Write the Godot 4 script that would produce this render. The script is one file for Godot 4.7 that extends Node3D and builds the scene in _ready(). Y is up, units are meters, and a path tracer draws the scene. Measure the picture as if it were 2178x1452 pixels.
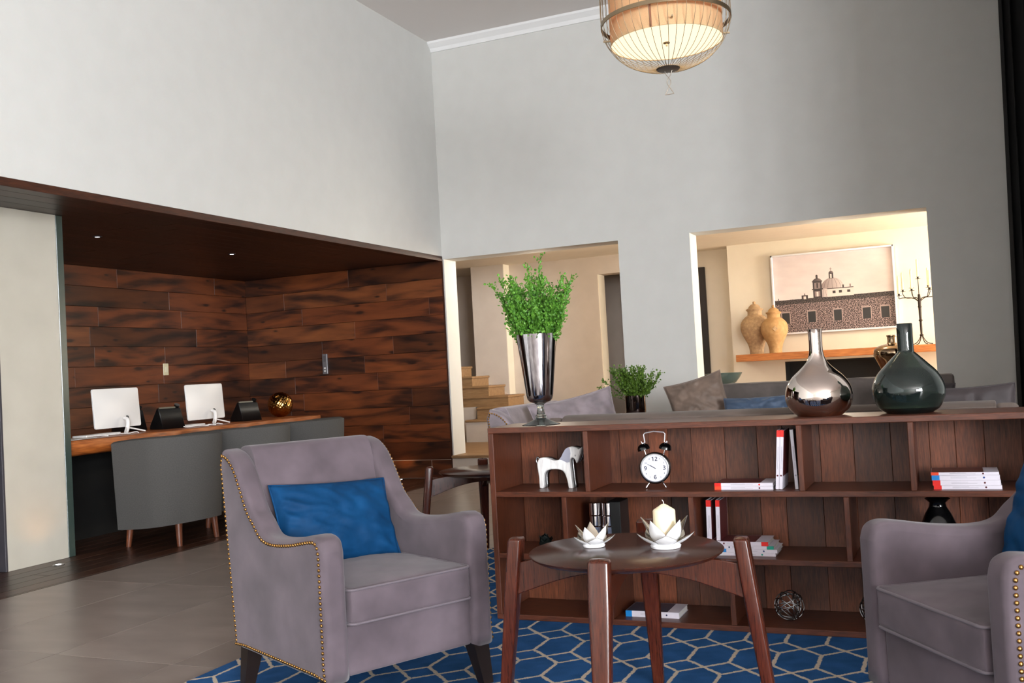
extends Node3D

# ---------------------------------------------------------------- mesh builder
class MB:
	var v := PackedVector3Array()
	var n := PackedVector3Array()
	var uv := PackedVector2Array()
	var ix := PackedInt32Array()
	var T := Transform3D()
	var uvo := Vector2.ZERO

	func vert(p: Vector3, nn: Vector3, t := Vector2.ZERO) -> int:
		v.append(T * p)
		n.append((T.basis * nn).normalized())
		uv.append(t + uvo)
		return v.size() - 1

	func face(a: int, b: int, c: int):      # counter-clockwise seen from outside
		ix.append(a); ix.append(c); ix.append(b)

	func tri(a: Vector3, b: Vector3, c: Vector3):
		var m := (b - a).cross(c - a).normalized()
		face(vert(a, m), vert(b, m), vert(c, m))

	func quad(a: Vector3, b: Vector3, c: Vector3, d: Vector3, ta := Vector2.ZERO, tb := Vector2(1, 0), tc := Vector2(1, 1), td := Vector2(0, 1)):
		var m := (c - a).cross(d - b).normalized()
		var i := vert(a, m, ta); var j := vert(b, m, tb); var k := vert(c, m, tc); var l := vert(d, m, td)
		face(i, j, k); face(i, k, l)

	# box with chamfered edges, from its lowest to its highest corner
	func box(lo: Vector3, hi: Vector3, ch := 0.0):
		var c := (lo + hi) / 2.0
		var h := (hi - lo) / 2.0
		ch = minf(ch, minf(h.x, minf(h.y, h.z)) * 0.9)
		for ax in 3:
			var b := (ax + 1) % 3
			var d := (ax + 2) % 3
			for s in [-1.0, 1.0]:
				var nn := Vector3.ZERO; nn[ax] = s
				var q: Array[Vector3] = []
				for k in [[-1, -1], [1, -1], [1, 1], [-1, 1]]:
					var p := Vector3.ZERO
					p[ax] = s * h[ax]; p[b] = k[0] * (h[b] - ch); p[d] = k[1] * (h[d] - ch)
					q.append(p + c)
				if s < 0: q.reverse()
				var ids: Array[int] = []
				for p in q:
					ids.append(vert(p, nn, Vector2(p.z, p.y) if ax == 0 else (Vector2(p.x, p.z) if ax == 1 else Vector2(p.x, p.y))))
				face(ids[0], ids[1], ids[2]); face(ids[0], ids[2], ids[3])
		if ch <= 0.0: return
		for ax in 3:                          # the twelve edges, along ax
			var b := (ax + 1) % 3
			var d := (ax + 2) % 3
			for sb in [-1.0, 1.0]:
				for sd in [-1.0, 1.0]:
					var e := func(t: float, onb: bool) -> Vector3:
						var p := Vector3.ZERO
						p[ax] = t * (h[ax] - ch)
						p[b] = sb * (h[b] if onb else h[b] - ch)
						p[d] = sd * (h[d] - ch if onb else h[d])
						return p + c
					var nn := Vector3.ZERO; nn[b] = sb; nn[d] = sd; nn = nn.normalized()
					var q: Array = [e.call(-1.0, true), e.call(1.0, true), e.call(1.0, false), e.call(-1.0, false)]
					if (q[1] - q[0]).cross(q[2] - q[0]).dot(nn) < 0: q.reverse()
					var ids: Array[int] = []
					for p in q:
						ids.append(vert(p, nn, Vector2(p.z, p.y) if ax == 2 else Vector2(p.x, p.z if ax == 1 else p.y)))
					face(ids[0], ids[1], ids[2]); face(ids[0], ids[2], ids[3])
		for sx in [-1.0, 1.0]:
			for sy in [-1.0, 1.0]:
				for sz in [-1.0, 1.0]:
					var a := c + Vector3(sx * h.x, sy * (h.y - ch), sz * (h.z - ch))
					var b2 := c + Vector3(sx * (h.x - ch), sy * h.y, sz * (h.z - ch))
					var d2 := c + Vector3(sx * (h.x - ch), sy * (h.y - ch), sz * h.z)
					if sx * sy * sz > 0: tri(a, b2, d2)
					else: tri(a, d2, b2)

	# surface through rows of points; normals are smooth
	func grid(rows: Array, cu := false, cv := false, flip := false, us := 1.0, vs := 1.0):
		var nr := rows.size()
		var nc: int = rows[0].size()
		var base := v.size()
		for i in nr:
			for j in nc:
				var pu: Vector3 = rows[(i + 1) % nr if cv else mini(i + 1, nr - 1)][j] - rows[(i - 1 + nr) % nr if cv else maxi(i - 1, 0)][j]
				var pv: Vector3 = rows[i][(j + 1) % nc if cu else mini(j + 1, nc - 1)] - rows[i][(j - 1 + nc) % nc if cu else maxi(j - 1, 0)]
				var m := pv.cross(pu)
				if m.length_squared() < 1e-16:
					var i2 := clampi(i, 1, nr - 2) if nr > 2 else i
					var j2 := clampi(j, 1, nc - 2) if nc > 2 and not cu else j
					m = (rows[i2][(j2 + 1) % nc] - rows[i2][(j2 - 1 + nc) % nc]).cross(rows[mini(i2 + 1, nr - 1)][j2] - rows[maxi(i2 - 1, 0)][j2])
				m = m.normalized()
				if flip: m = -m
				vert(rows[i][j], m, Vector2(us * j / float(nc - (0 if cu else 1)), vs * i / float(nr - (0 if cv else 1))))
		for i in (nr if cv else nr - 1):
			for j in (nc if cu else nc - 1):
				var a := base + i * nc + j
				var b := base + i * nc + (j + 1) % nc
				var c := base + ((i + 1) % nr) * nc + (j + 1) % nc
				var d := base + ((i + 1) % nr) * nc + j
				if flip: face(a, c, b); face(a, d, c)
				else: face(a, b, c); face(a, c, d)

	# turned shape: profile of (radius, height), from the bottom up on the outside
	func lathe(pr: Array, seg := 32, at := Vector3.ZERO, sharp := 40.0):
		var ns: Array[Vector2] = []
		for k in pr.size() - 1:
			var d: Vector2 = pr[k + 1] - pr[k]
			ns.append(Vector2(d.y, -d.x).normalized())
		var cosl := cos(deg_to_rad(sharp))
		for k in pr.size() - 1:
			var n0 := ns[k]; var n1 := ns[k]
			if k > 0 and ns[k - 1].dot(ns[k]) > cosl: n0 = (ns[k - 1] + ns[k]).normalized()
			if k < ns.size() - 1 and ns[k + 1].dot(ns[k]) > cosl: n1 = (ns[k + 1] + ns[k]).normalized()
			var base := v.size()
			for j in seg + 1:
				var a := TAU * j / seg
				var d := Vector3(cos(a), 0, -sin(a))
				vert(at + d * pr[k].x + Vector3(0, pr[k].y, 0), d * n0.x + Vector3(0, n0.y, 0), Vector2(float(j) / seg, pr[k].y))
				vert(at + d * pr[k + 1].x + Vector3(0, pr[k + 1].y, 0), d * n1.x + Vector3(0, n1.y, 0), Vector2(float(j) / seg, pr[k + 1].y))
			for j in seg:
				var a := base + j * 2
				if pr[k].x > 1e-6: face(a, a + 2, a + 3 if pr[k + 1].x > 1e-6 else a + 1)
				if pr[k + 1].x > 1e-6: face(a, a + 3, a + 1)

	func tube(pts: Array, r, seg := 8, closed := false, caps := true):
		var m := pts.size()
		var rows := []
		var up := Vector3.UP
		for i in m:
			var a: Vector3 = pts[(i - 1 + m) % m if closed else maxi(i - 1, 0)]
			var b: Vector3 = pts[(i + 1) % m if closed else mini(i + 1, m - 1)]
			var t := (b - a).normalized()
			if i == 0 and absf(t.dot(up)) > 0.9: up = Vector3.RIGHT
			up = (up - t * up.dot(t)).normalized()
			var sd := t.cross(up)
			var rr: float = r[i] if r is Array else r
			var row := []
			for j in seg:
				var g := TAU * j / seg
				row.append(pts[i] + (sd * cos(g) + up * sin(g)) * rr)
			rows.append(row)
		grid(rows, true, closed, true)
		if caps and not closed:
			for e in [0, m - 1]:
				var c: Vector3 = pts[e]
				for j in seg:
					if e == 0: tri(c, rows[e][j], rows[e][(j + 1) % seg])
					else: tri(c, rows[e][(j + 1) % seg], rows[e][j])

	func sphere(c: Vector3, r: float, seg := 16, rings := 10, sc := Vector3.ONE):
		var rows := []
		for i in rings + 1:
			var th := PI * i / rings
			var row := []
			for j in seg:
				var a := TAU * j / seg
				row.append(c + Vector3(sin(th) * cos(a), -cos(th), -sin(th) * sin(a)) * r * sc)
			rows.append(row)
		var base := v.size()
		grid(rows, true, false)
		for k in range(base, v.size()):
			n[k] = (T.basis * ((T.affine_inverse() * v[k] - c) / (sc * sc))).normalized()

	# outline (counter-clockwise, in x and y) drawn out along z from z0 to z1 with rounded rims of radius r
	func slab(outline: PackedVector2Array, z0: float, z1: float, r := 0.0, steps := 4):
		var m := outline.size()
		var nr: Array[Vector2] = []
		for i in m:
			var a := (outline[i] - outline[(i - 1 + m) % m]).normalized()
			var b := (outline[(i + 1) % m] - outline[i]).normalized()
			var k := Vector2(a.y, -a.x) + Vector2(b.y, -b.x)
			nr.append(k.normalized() if k.length() > 1e-5 else Vector2(a.y, -a.x))
		var rows := []
		var layers := []
		if r <= 0.0: layers = [[z0, 0.0], [z1, 0.0]]
		else:
			for s in steps + 1:
				var g := PI / 2 * s / steps
				layers.append([z0 + r * (1 - cos(g)), r * (1 - sin(g))])
			for s in range(steps, -1, -1):
				var g := PI / 2 * s / steps
				layers.append([z1 - r * (1 - cos(g)), r * (1 - sin(g))])
		for l in layers:
			var row := []
			for i in m:
				var p: Vector2 = outline[i] - nr[i] * l[1]
				row.append(Vector3(p.x, p.y, l[0]))
			rows.append(row)
		if r <= 0.0:
			for i in m: quad(rows[0][i], rows[0][(i + 1) % m], rows[1][(i + 1) % m], rows[1][i])
		else: grid(rows, true, false)
		for e in [0, layers.size() - 1]:
			var tr := Geometry2D.triangulate_polygon(outline)
			for k in range(0, tr.size(), 3):
				var a: Vector3 = rows[e][tr[k]]; var b: Vector3 = rows[e][tr[k + 1]]; var c: Vector3 = rows[e][tr[k + 2]]
				if ((b - a).cross(c - a).z > 0) == (e != 0): tri(a, b, c)
				else: tri(a, c, b)

	func done() -> ArrayMesh:
		var a := []
		a.resize(Mesh.ARRAY_MAX)
		a[Mesh.ARRAY_VERTEX] = v; a[Mesh.ARRAY_NORMAL] = n; a[Mesh.ARRAY_TEX_UV] = uv; a[Mesh.ARRAY_INDEX] = ix
		var m := ArrayMesh.new()
		m.add_surface_from_arrays(Mesh.PRIMITIVE_TRIANGLES, a)
		return m

# ---------------------------------------------------------------- scene helpers
var M := {}
var used := {}
var rng := RandomNumberGenerator.new()

func numbered(called: String) -> String:
	var k: int = used.get(called, 0)
	used[called] = k + 1
	return called if k == 0 else "%s_%03d" % [called, k]

func tag(o: Node, label: String, category: String, group := ""):
	o.set_meta("label", label); o.set_meta("category", category)
	if group != "": o.set_meta("group", group)

func thing(called: String, label: String, category: String, at := Vector3.ZERO, turn := 0.0, group := "") -> Node3D:
	var o := Node3D.new()
	o.name = numbered(called)
	add_child(o)
	o.position = at; o.rotation.y = turn
	tag(o, label, category, group)
	return o

func part(parent: Node, called: String, m: Mesh, mat: Material, at := Vector3.ZERO, b := Basis()) -> MeshInstance3D:
	var o := MeshInstance3D.new()
	o.name = called
	o.mesh = m
	o.material_override = mat
	o.transform = Transform3D(b, at)
	o.cast_shadow = GeometryInstance3D.SHADOW_CASTING_SETTING_ON
	parent.add_child(o, true)
	return o

func single(called: String, label: String, category: String, m: Mesh, mat: Material, at := Vector3.ZERO, b := Basis(), group := "") -> MeshInstance3D:
	var o := part(self, numbered(called), m, mat, at, b)
	tag(o, label, category, group)
	return o

func struct(called: String, m: Mesh, mat: Material) -> MeshInstance3D:
	var o := part(self, numbered(called), m, mat)
	o.set_meta("kind", "structure")
	return o

# moves the root of a thing to its foot while its parts stay where they are
func rebase(o: Node3D, at: Vector3):
	var d := at - o.position
	o.position = at
	for c in o.get_children(): c.position -= d

func bx(lo: Vector3, hi: Vector3, ch := 0.0) -> ArrayMesh:
	var b := MB.new()
	b.box(lo, hi, ch)
	return b.done()

func v3(x, y, z) -> Vector3: return Vector3(x, y, z)

func spline(pts: Array, per := 6, closed := false) -> PackedVector2Array:
	var out := PackedVector2Array()
	var m := pts.size()
	for i in (m if closed else m - 1):
		var p0: Vector2 = pts[(i - 1 + m) % m] if closed or i > 0 else pts[0]
		var p1: Vector2 = pts[i]
		var p2: Vector2 = pts[(i + 1) % m]
		var p3: Vector2 = pts[(i + 2) % m] if closed or i + 2 < m else pts[m - 1]
		for k in per: out.append(p1.cubic_interpolate(p2, p0, p3, float(k) / per))
	if not closed: out.append(pts[m - 1])
	return out

func spline3(pts: Array, per := 6) -> Array:
	var out := []
	var m := pts.size()
	for i in m - 1:
		var p0: Vector3 = pts[maxi(i - 1, 0)]
		var p3: Vector3 = pts[mini(i + 2, m - 1)]
		for k in per: out.append((pts[i] as Vector3).cubic_interpolate(pts[i + 1], p0, p3, float(k) / per))
	out.append(pts[m - 1])
	return out

# ---------------------------------------------------------------- textures and materials
func noise(freq: float, oct := 4, sd := 1, kind := FastNoiseLite.TYPE_SIMPLEX_SMOOTH) -> FastNoiseLite:
	var f := FastNoiseLite.new()
	f.noise_type = kind; f.frequency = freq; f.seed = sd
	f.fractal_type = FastNoiseLite.FRACTAL_FBM; f.fractal_octaves = oct
	return f

func tex_noise(size: int, freq: float, oct: int, sd: int, a: Color, b: Color) -> ImageTexture:
	var im := noise(freq, oct, sd).get_seamless_image(size, size)
	var out := Image.create(size, size, true, Image.FORMAT_RGB8)
	for y in size:
		for x in size: out.set_pixel(x, y, a.lerp(b, im.get_pixel(x, y).r))
	out.generate_mipmaps()
	return ImageTexture.create_from_image(out)

# fibres that run along u: dark pores, broad bands and, where asked, knots
func tex_wood(w: int, h: int, sd: int, dark: Color, mid: Color, light: Color, band := 0.5, knots := 0, fibre := 0.75) -> ImageTexture:
	var fine := noise(0.5, 3, sd).get_seamless_image(w, h)
	var r := RandomNumberGenerator.new(); r.seed = sd
	var n1 := noise(0.9, 3, sd + 1); var n2 := noise(1.0, 4, sd + 2); var n3 := noise(1.0, 3, sd + 3)
	var kn := []
	for k in knots: kn.append([r.randf() * w, r.randf() * h, r.randf_range(3.0, 8.0)])
	var out := Image.create(w, h, true, Image.FORMAT_RGB8)
	for y in h:
		for x in w:
			var a := TAU * x / w; var b := TAU * y / h
			# points on two circles make the picture repeat without a seam
			var px := cos(a) * 0.55; var py := sin(a) * 0.55
			var q := cos(b) * 2.4; var s := sin(b) * 2.4
			var warp := n1.get_noise_3d(px, py, q) + n1.get_noise_3d(px + 7.0, py, s)
			var streak := n2.get_noise_3d(px * 1.6 + q * 5.0, py * 1.6 + s * 5.0, warp * 2.0)
			var broad := n3.get_noise_3d(px * 0.8 + 3.0 + q * 0.34, py * 0.8, s * 0.34 + warp * 0.12)
			var t := 0.5 + streak * fibre + broad * band * 1.6
			t += (fine.get_pixel((x * 3) % w, y).r - 0.5) * 0.18
			for k in kn:
				var dx := absf(x - k[0]); dx = minf(dx, w - dx)
				var dy := absf(y - k[1]); dy = minf(dy, h - dy)
				var dd = sqrt(dx * dx * 0.25 + dy * dy) / k[2]
				if dd < 2.5: t -= 0.75 * exp(-dd * dd * 1.4)
			t = clampf(t, 0.0, 1.0)
			out.set_pixel(x, y, dark.lerp(mid, t * 2.0) if t < 0.5 else mid.lerp(light, t * 2.0 - 1.0))
	out.generate_mipmaps()
	return ImageTexture.create_from_image(out)

# even-handed grain: stretched into fibres by the scale of the material that wears it
func tex_fibre(size: int, sd: int, dark: Color, mid: Color, light: Color) -> ImageTexture:
	var a := noise(0.045, 4, sd).get_seamless_image(size, size)
	var b := noise(0.012, 3, sd + 1).get_seamless_image(size, size)
	var out := Image.create(size, size, true, Image.FORMAT_RGB8)
	for y in size:
		for x in size:
			var t := clampf(0.62 * a.get_pixel(x, y).r + 0.38 * b.get_pixel(x, y).r, 0.0, 1.0)
			out.set_pixel(x, y, dark.lerp(mid, t * 2.0) if t < 0.5 else mid.lerp(light, t * 2.0 - 1.0))
	out.generate_mipmaps()
	return ImageTexture.create_from_image(out)

func mat(c: Color, rough := 0.6, metal := 0.0, spec := 0.5) -> StandardMaterial3D:
	var m := StandardMaterial3D.new()
	m.albedo_color = c; m.roughness = rough; m.metallic = metal; m.metallic_specular = spec
	return m

func mat_tex(t: Texture2D, c := Color.WHITE, rough := 0.6, tri := Vector3.ZERO, world := false) -> StandardMaterial3D:
	var m := mat(c, rough)
	m.albedo_texture = t
	if tri != Vector3.ZERO:
		m.uv1_triplanar = true; m.uv1_world_triplanar = world; m.uv1_scale = tri
		m.uv1_triplanar_sharpness = 8.0
	return m

func cloth(m: StandardMaterial3D, rim := 0.6) -> StandardMaterial3D:
	m.rim_enabled = true; m.rim = rim; m.rim_tint = 0.4
	return m

func make_materials():
	M.plaster = mat_tex(tex_noise(256, 0.02, 4, 3, Color(0.772, 0.770, 0.755), Color(0.788, 0.786, 0.771)), Color.WHITE, 0.85, Vector3.ONE * 0.7, true)
	M.cream = mat_tex(tex_noise(256, 0.02, 4, 4, Color(0.87, 0.83, 0.76), Color(0.89, 0.85, 0.78)), Color.WHITE, 0.8, Vector3.ONE * 0.7, true)
	M.hallwall = mat_tex(tex_noise(256, 0.02, 4, 14, Color(0.77, 0.72, 0.67), Color(0.80, 0.75, 0.70)), Color.WHITE, 0.8, Vector3.ONE * 0.7, true)
	M.white = mat(Color(0.9, 0.9, 0.9), 0.6)
	M.ceil = mat(Color(0.91, 0.89, 0.88), 0.85)
	M.cladding = mat_tex(tex_noise(128, 0.03, 3, 15, Color(0.70, 0.68, 0.63), Color(0.73, 0.71, 0.66)), Color.WHITE, 0.45, Vector3.ONE * 0.8, true)
	M.charcoal = mat(Color(0.22, 0.21, 0.23), 0.6)
	M.glassedge = mat(Color(0.20, 0.25, 0.23), 0.25)
	M.black = mat(Color(0.02, 0.02, 0.02), 0.6)
	M.grout = mat(Color(0.58, 0.55, 0.52), 0.9)
	var tiletex := tex_noise(512, 0.012, 5, 21, Color(0.51, 0.465, 0.435), Color(0.585, 0.54, 0.51))
	for k in 4:
		var t := mat_tex(tiletex, Color(1, 1, 1).darkened(0.02 * k), 0.30, Vector3(0.35, 0.35, 0.9), true)
		t.uv1_offset = Vector3(0.31 * k, 0.17 * k, 0.43 * k)
		M["tile%d" % k] = t
	# boards of the reception niche: reddish brown oak with dark bands and knots
	var w1 := tex_wood(512, 256, 31, Color(0.19, 0.10, 0.062), Color(0.445, 0.245, 0.13), Color(0.535, 0.31, 0.165), 0.42, 8, 0.15)
	var w2 := tex_wood(512, 256, 47, Color(0.165, 0.086, 0.055), Color(0.40, 0.215, 0.115), Color(0.50, 0.28, 0.15), 0.5, 6, 0.14)
	var tints := [Color(1, 1, 1), Color(0.86, 0.84, 0.82), Color(0.68, 0.65, 0.63), Color(1.0, 0.95, 0.88), Color(0.92, 0.86, 0.84)]
	for k in 5:
		var t := mat_tex(w1 if k % 2 == 0 else w2, tints[k], 0.45)
		t.uv1_scale = Vector3(0.55, 1.7, 1)
		M["plank%d" % k] = t
	var t3 := tex_fibre(512, 63, Color(0.13, 0.075, 0.052), Color(0.26, 0.155, 0.105), Color(0.39, 0.245, 0.165))
	for k in 3:
		var t := mat_tex(t3, Color(1, 1, 1).darkened(0.1 * k), 0.35, Vector3(4.0, 4.0, 0.5), true)
		t.uv1_offset = Vector3(0.37 * k, 0.21 * k, 0.13 * k)
		M["floorplank%d" % k] = t
		var s := mat_tex(t3, Color(0.92, 0.84, 0.8).darkened(0.12 * k), 0.4, Vector3(4.0, 4.0, 0.4), true)
		s.uv1_offset = Vector3(0.11 * k, 0.31 * k, 0.23 * k)
		M["soffit%d" % k] = s
	M.fascia = mat_tex(t3, Color(0.92, 0.84, 0.8), 0.4, Vector3(4.0, 6.0, 0.5), true)
	# walnut of the bookcase and tables
	var t4 := tex_fibre(512, 81, Color(0.20, 0.115, 0.075), Color(0.35, 0.21, 0.14), Color(0.475, 0.30, 0.205))
	for k in 4:
		var t := mat_tex(t4, [Color(1.12, 1.02, 0.95), Color(1.0, 0.92, 0.88), Color(1.22, 1.08, 0.98), Color(0.9, 0.84, 0.82)][k], 0.45, Vector3(7.0, 0.7, 7.0))
		t.uv1_offset = Vector3(0.29 * k, 0.41 * k, 0.17 * k)
		M["back%d" % k] = t
	M.walnut_x = mat_tex(t4, Color(0.88, 0.76, 0.71), 0.38, Vector3(0.7, 8.0, 8.0))
	M.walnut_y = mat_tex(t4, Color(0.88, 0.76, 0.71), 0.38, Vector3(8.0, 0.7, 8.0))
	M.tabletop = mat_tex(t4, Color(0.66, 0.56, 0.54), 0.24, Vector3(0.8, 8.0, 8.0))
	M.tableleg = mat_tex(t4, Color(0.76, 0.58, 0.54), 0.22, Vector3(9.0, 0.6, 9.0))
	M.oakshelf = mat_tex(tex_fibre(256, 91, Color(0.52, 0.31, 0.15), Color(0.70, 0.45, 0.23), Color(0.80, 0.56, 0.32)), Color(0.95, 0.9, 0.85), 0.5, Vector3(0.5, 5.0, 5.0), true)
	M.desk = mat_tex(tex_fibre(256, 95, Color(0.36, 0.19, 0.085), Color(0.60, 0.35, 0.16), Color(0.74, 0.48, 0.25)), Color(0.98, 0.92, 0.85), 0.4, Vector3(5.0, 5.0, 0.5), true)
	M.steps = mat_tex(tex_fibre(256, 97, Color(0.47, 0.35, 0.235), Color(0.58, 0.45, 0.31), Color(0.66, 0.53, 0.38)), Color.WHITE, 0.5, Vector3(0.6, 5.0, 5.0), true)
	# fabrics
	var nap := tex_noise(512, 0.008, 4, 51, Color(0.80, 0.795, 0.80), Color(1.03, 1.02, 1.03))
	M.velvet = cloth(mat_tex(nap, Color(0.380, 0.340, 0.362), 0.75, Vector3.ONE * 1.1), 0.4)
	M.velvet.rim_tint = 0.2; M.velvet.metallic_specular = 0.25
	M.velvetwelt = cloth(mat(Color(0.37, 0.335, 0.36), 0.7), 0.5)
	M.bluevelvet = cloth(mat_tex(tex_noise(256, 0.012, 4, 53, Color(0.72, 0.74, 0.76), Color(1, 1, 1)), Color(0.06, 0.245, 0.405), 0.6, Vector3.ONE * 2.0), 0.12)
	M.bluevelvet.rim_tint = 0.9; M.bluevelvet.metallic_specular = 0.2
	M.taupe = cloth(mat_tex(nap, Color(0.36, 0.315, 0.285), 0.8, Vector3.ONE * 1.2), 0.3)
	M.sofagrey = cloth(mat_tex(nap, Color(0.36, 0.33, 0.31), 0.85, Vector3.ONE * 1.2), 0.4)
	M.taupecushion = cloth(mat_tex(nap, Color(0.47, 0.40, 0.35), 0.6, Vector3.ONE * 2.0), 0.7)
	M.lavender = cloth(mat_tex(nap, Color(0.56, 0.52, 0.54), 0.65, Vector3.ONE * 2.0), 0.8)
	M.plum = cloth(mat_tex(nap, Color(0.215, 0.185, 0.19), 0.7, Vector3.ONE * 2.0), 0.25)
	M.smallblue = cloth(mat_tex(nap, Color(0.24, 0.32, 0.42), 0.6, Vector3.ONE * 2.0), 0.7)
	M.feltgrey = mat_tex(tex_noise(256, 0.15, 3, 57, Color(0.26, 0.255, 0.25), Color(0.33, 0.325, 0.315)), Color.WHITE, 0.95, Vector3.ONE * 3.0)
	M.curtain = mat(Color(0.045, 0.043, 0.042), 0.9)
	# metals, glass, ceramics
	M.brass = mat(Color(0.62, 0.46, 0.26), 0.3, 1.0)
	M.chrome = mat(Color(0.86, 0.85, 0.86), 0.04, 1.0)
	M.steel = mat(Color(0.62, 0.62, 0.63), 0.25, 1.0)
	M.mercury = mat_tex(tex_noise(512, 0.03, 5, 71, Color(0.62, 0.60, 0.62), Color(0.84, 0.83, 0.84)), Color.WHITE, 0.08, Vector3(5.0, 1.2, 5.0))
	M.mercury.metallic = 1.0
	M.potsilver = mat(Color(0.42, 0.38, 0.37), 0.08, 1.0)
	M.chromevase = mat(Color(0.82, 0.77, 0.74), 0.02, 1.0)
	M.amber = mat(Color(0.55, 0.47, 0.38), 0.05, 1.0)
	M.greenglass = mat(Color(0.40, 0.49, 0.475, 0.04), 0.015, 0.0, 0.7)
	M.greenglass.refraction_enabled = true; M.greenglass.refraction_scale = 0.05
	M.gold = mat(Color(0.70, 0.52, 0.28), 0.12, 1.0)
	var g := mat(Color(0.93, 0.97, 0.95, 0.03), 0.02)
	g.refraction_enabled = true; g.refraction_scale = 0.05
	M.clearglass = g
	M.bowlglass = mat(Color(0.33, 0.42, 0.40, 0.55), 0.05)
	M.bowlglass.transparency = BaseMaterial3D.TRANSPARENCY_ALPHA
	var pane := mat(Color(0.95, 0.97, 0.98, 0.06), 0.02)
	pane.transparency = BaseMaterial3D.TRANSPARENCY_ALPHA
	M.pane = pane
	M.porcelain = mat(Color(0.90, 0.90, 0.91), 0.3)
	M.petalsilver = mat(Color(0.80, 0.76, 0.70), 0.2, 0.9)
	M.wax = mat(Color(0.93, 0.89, 0.76), 0.6)
	M.wax.subsurf_scatter_enabled = true; M.wax.subsurf_scatter_strength = 0.4
	M.clay1 = mat_tex(tex_noise(256, 0.03, 5, 73, Color(0.60, 0.48, 0.36), Color(0.78, 0.66, 0.50)), Color.WHITE, 0.85, Vector3.ONE * 2.5)
	M.clay2 = mat_tex(tex_noise(256, 0.03, 5, 74, Color(0.66, 0.50, 0.32), Color(0.76, 0.61, 0.42)), Color.WHITE, 0.8, Vector3.ONE * 2.5)
	M.iron = mat(Color(0.16, 0.115, 0.09), 0.6, 0.4)
	M.blackplastic = mat(Color(0.03, 0.03, 0.033), 0.4)
	M.blackgloss = mat(Color(0.02, 0.02, 0.022), 0.12)
	M.whiteplastic = mat(Color(0.86, 0.85, 0.84), 0.35)
	M.paper = mat(Color(0.85, 0.84, 0.82), 0.8)
	M.red = mat(Color(0.72, 0.10, 0.10), 0.5)
	M.leaf = mat_tex(tex_noise(64, 0.05, 2, 77, Color(0.22, 0.42, 0.10), Color(0.42, 0.62, 0.20)), Color.WHITE, 0.55, Vector3.ONE * 9.0, true)
	M.leaf.backlight_enabled = true; M.leaf.backlight = Color(0.35, 0.5, 0.12)
	M.leafdark = mat_tex(tex_noise(64, 0.05, 2, 78, Color(0.20, 0.32, 0.07), Color(0.42, 0.54, 0.16)), Color.WHITE, 0.55, Vector3.ONE * 9.0, true)
	M.leafdark.backlight_enabled = true; M.leafdark.backlight = Color(0.25, 0.35, 0.08)
	M.stem = mat(Color(0.30, 0.40, 0.16), 0.7)
	M.darkleg = mat(Color(0.10, 0.065, 0.05), 0.35)
	M.chairleg = mat_tex(t4, Color(1.15, 1.05, 1.0), 0.4, Vector3(8.0, 0.7, 8.0))

# boards of length `lens` laid in rows along `along` (0 = x, 2 = z); each board is a part of the wall
func boards(parent: Node, lo: Vector3, hi: Vector3, along: int, across: int, width: float, lens: Vector2, kinds: Array, sd: int, proud := 0.0015, called := "plank"):
	var r := RandomNumberGenerator.new(); r.seed = sd
	var thick := 3 - along - across
	var a := lo[across]
	var row := 0
	while a < hi[across] - 0.005:
		var b := minf(a + width, hi[across])
		var p := lo[along] - r.randf() * lens.x
		while p < hi[along] - 0.01:
			var q := p + r.randf_range(lens.x, lens.y)
			var l := lo; var h := hi
			l[across] = a + 0.0012; h[across] = b - 0.0012
			l[along] = maxf(p, lo[along]) + 0.0008; h[along] = minf(q, hi[along]) - 0.0008
			if h[along] - l[along] > 0.02:
				var k := r.randf() * proud
				# the visible side is at whichever end of the thickness faces the room
				if parent.get_meta("faces", 1) > 0: h[thick] += k
				else: l[thick] -= k
				var mb := MB.new()
				mb.uvo = Vector2(r.randf() * 9.0, r.randf() * 9.0)
				mb.box(l, h, 0.0015)
				part(parent, called, mb.done(), M[kinds[r.randi() % kinds.size()]])
			p = q
		a = b
		row += 1
	parent.remove_meta("faces")

const XL := -4.76      # face of the upper wall above the reception niche
const ZB := -9.19      # face of the wall with the two openings
const XR := 0.95       # wall behind the curtain
const XW := 9.00       # window wall, where the room is wide
const ZE := -5.50      # end of the narrow part
const ZF := 16.0       # wall behind the camera
const WZ := [6.0, 8.0, 10.0, 12.0, 14.0]   # middles of its windows
const HC := 4.525      # ceiling
const HN := 2.257      # ceiling of the niche and head of the openings
const HP := 0.231      # raised floor behind

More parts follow.
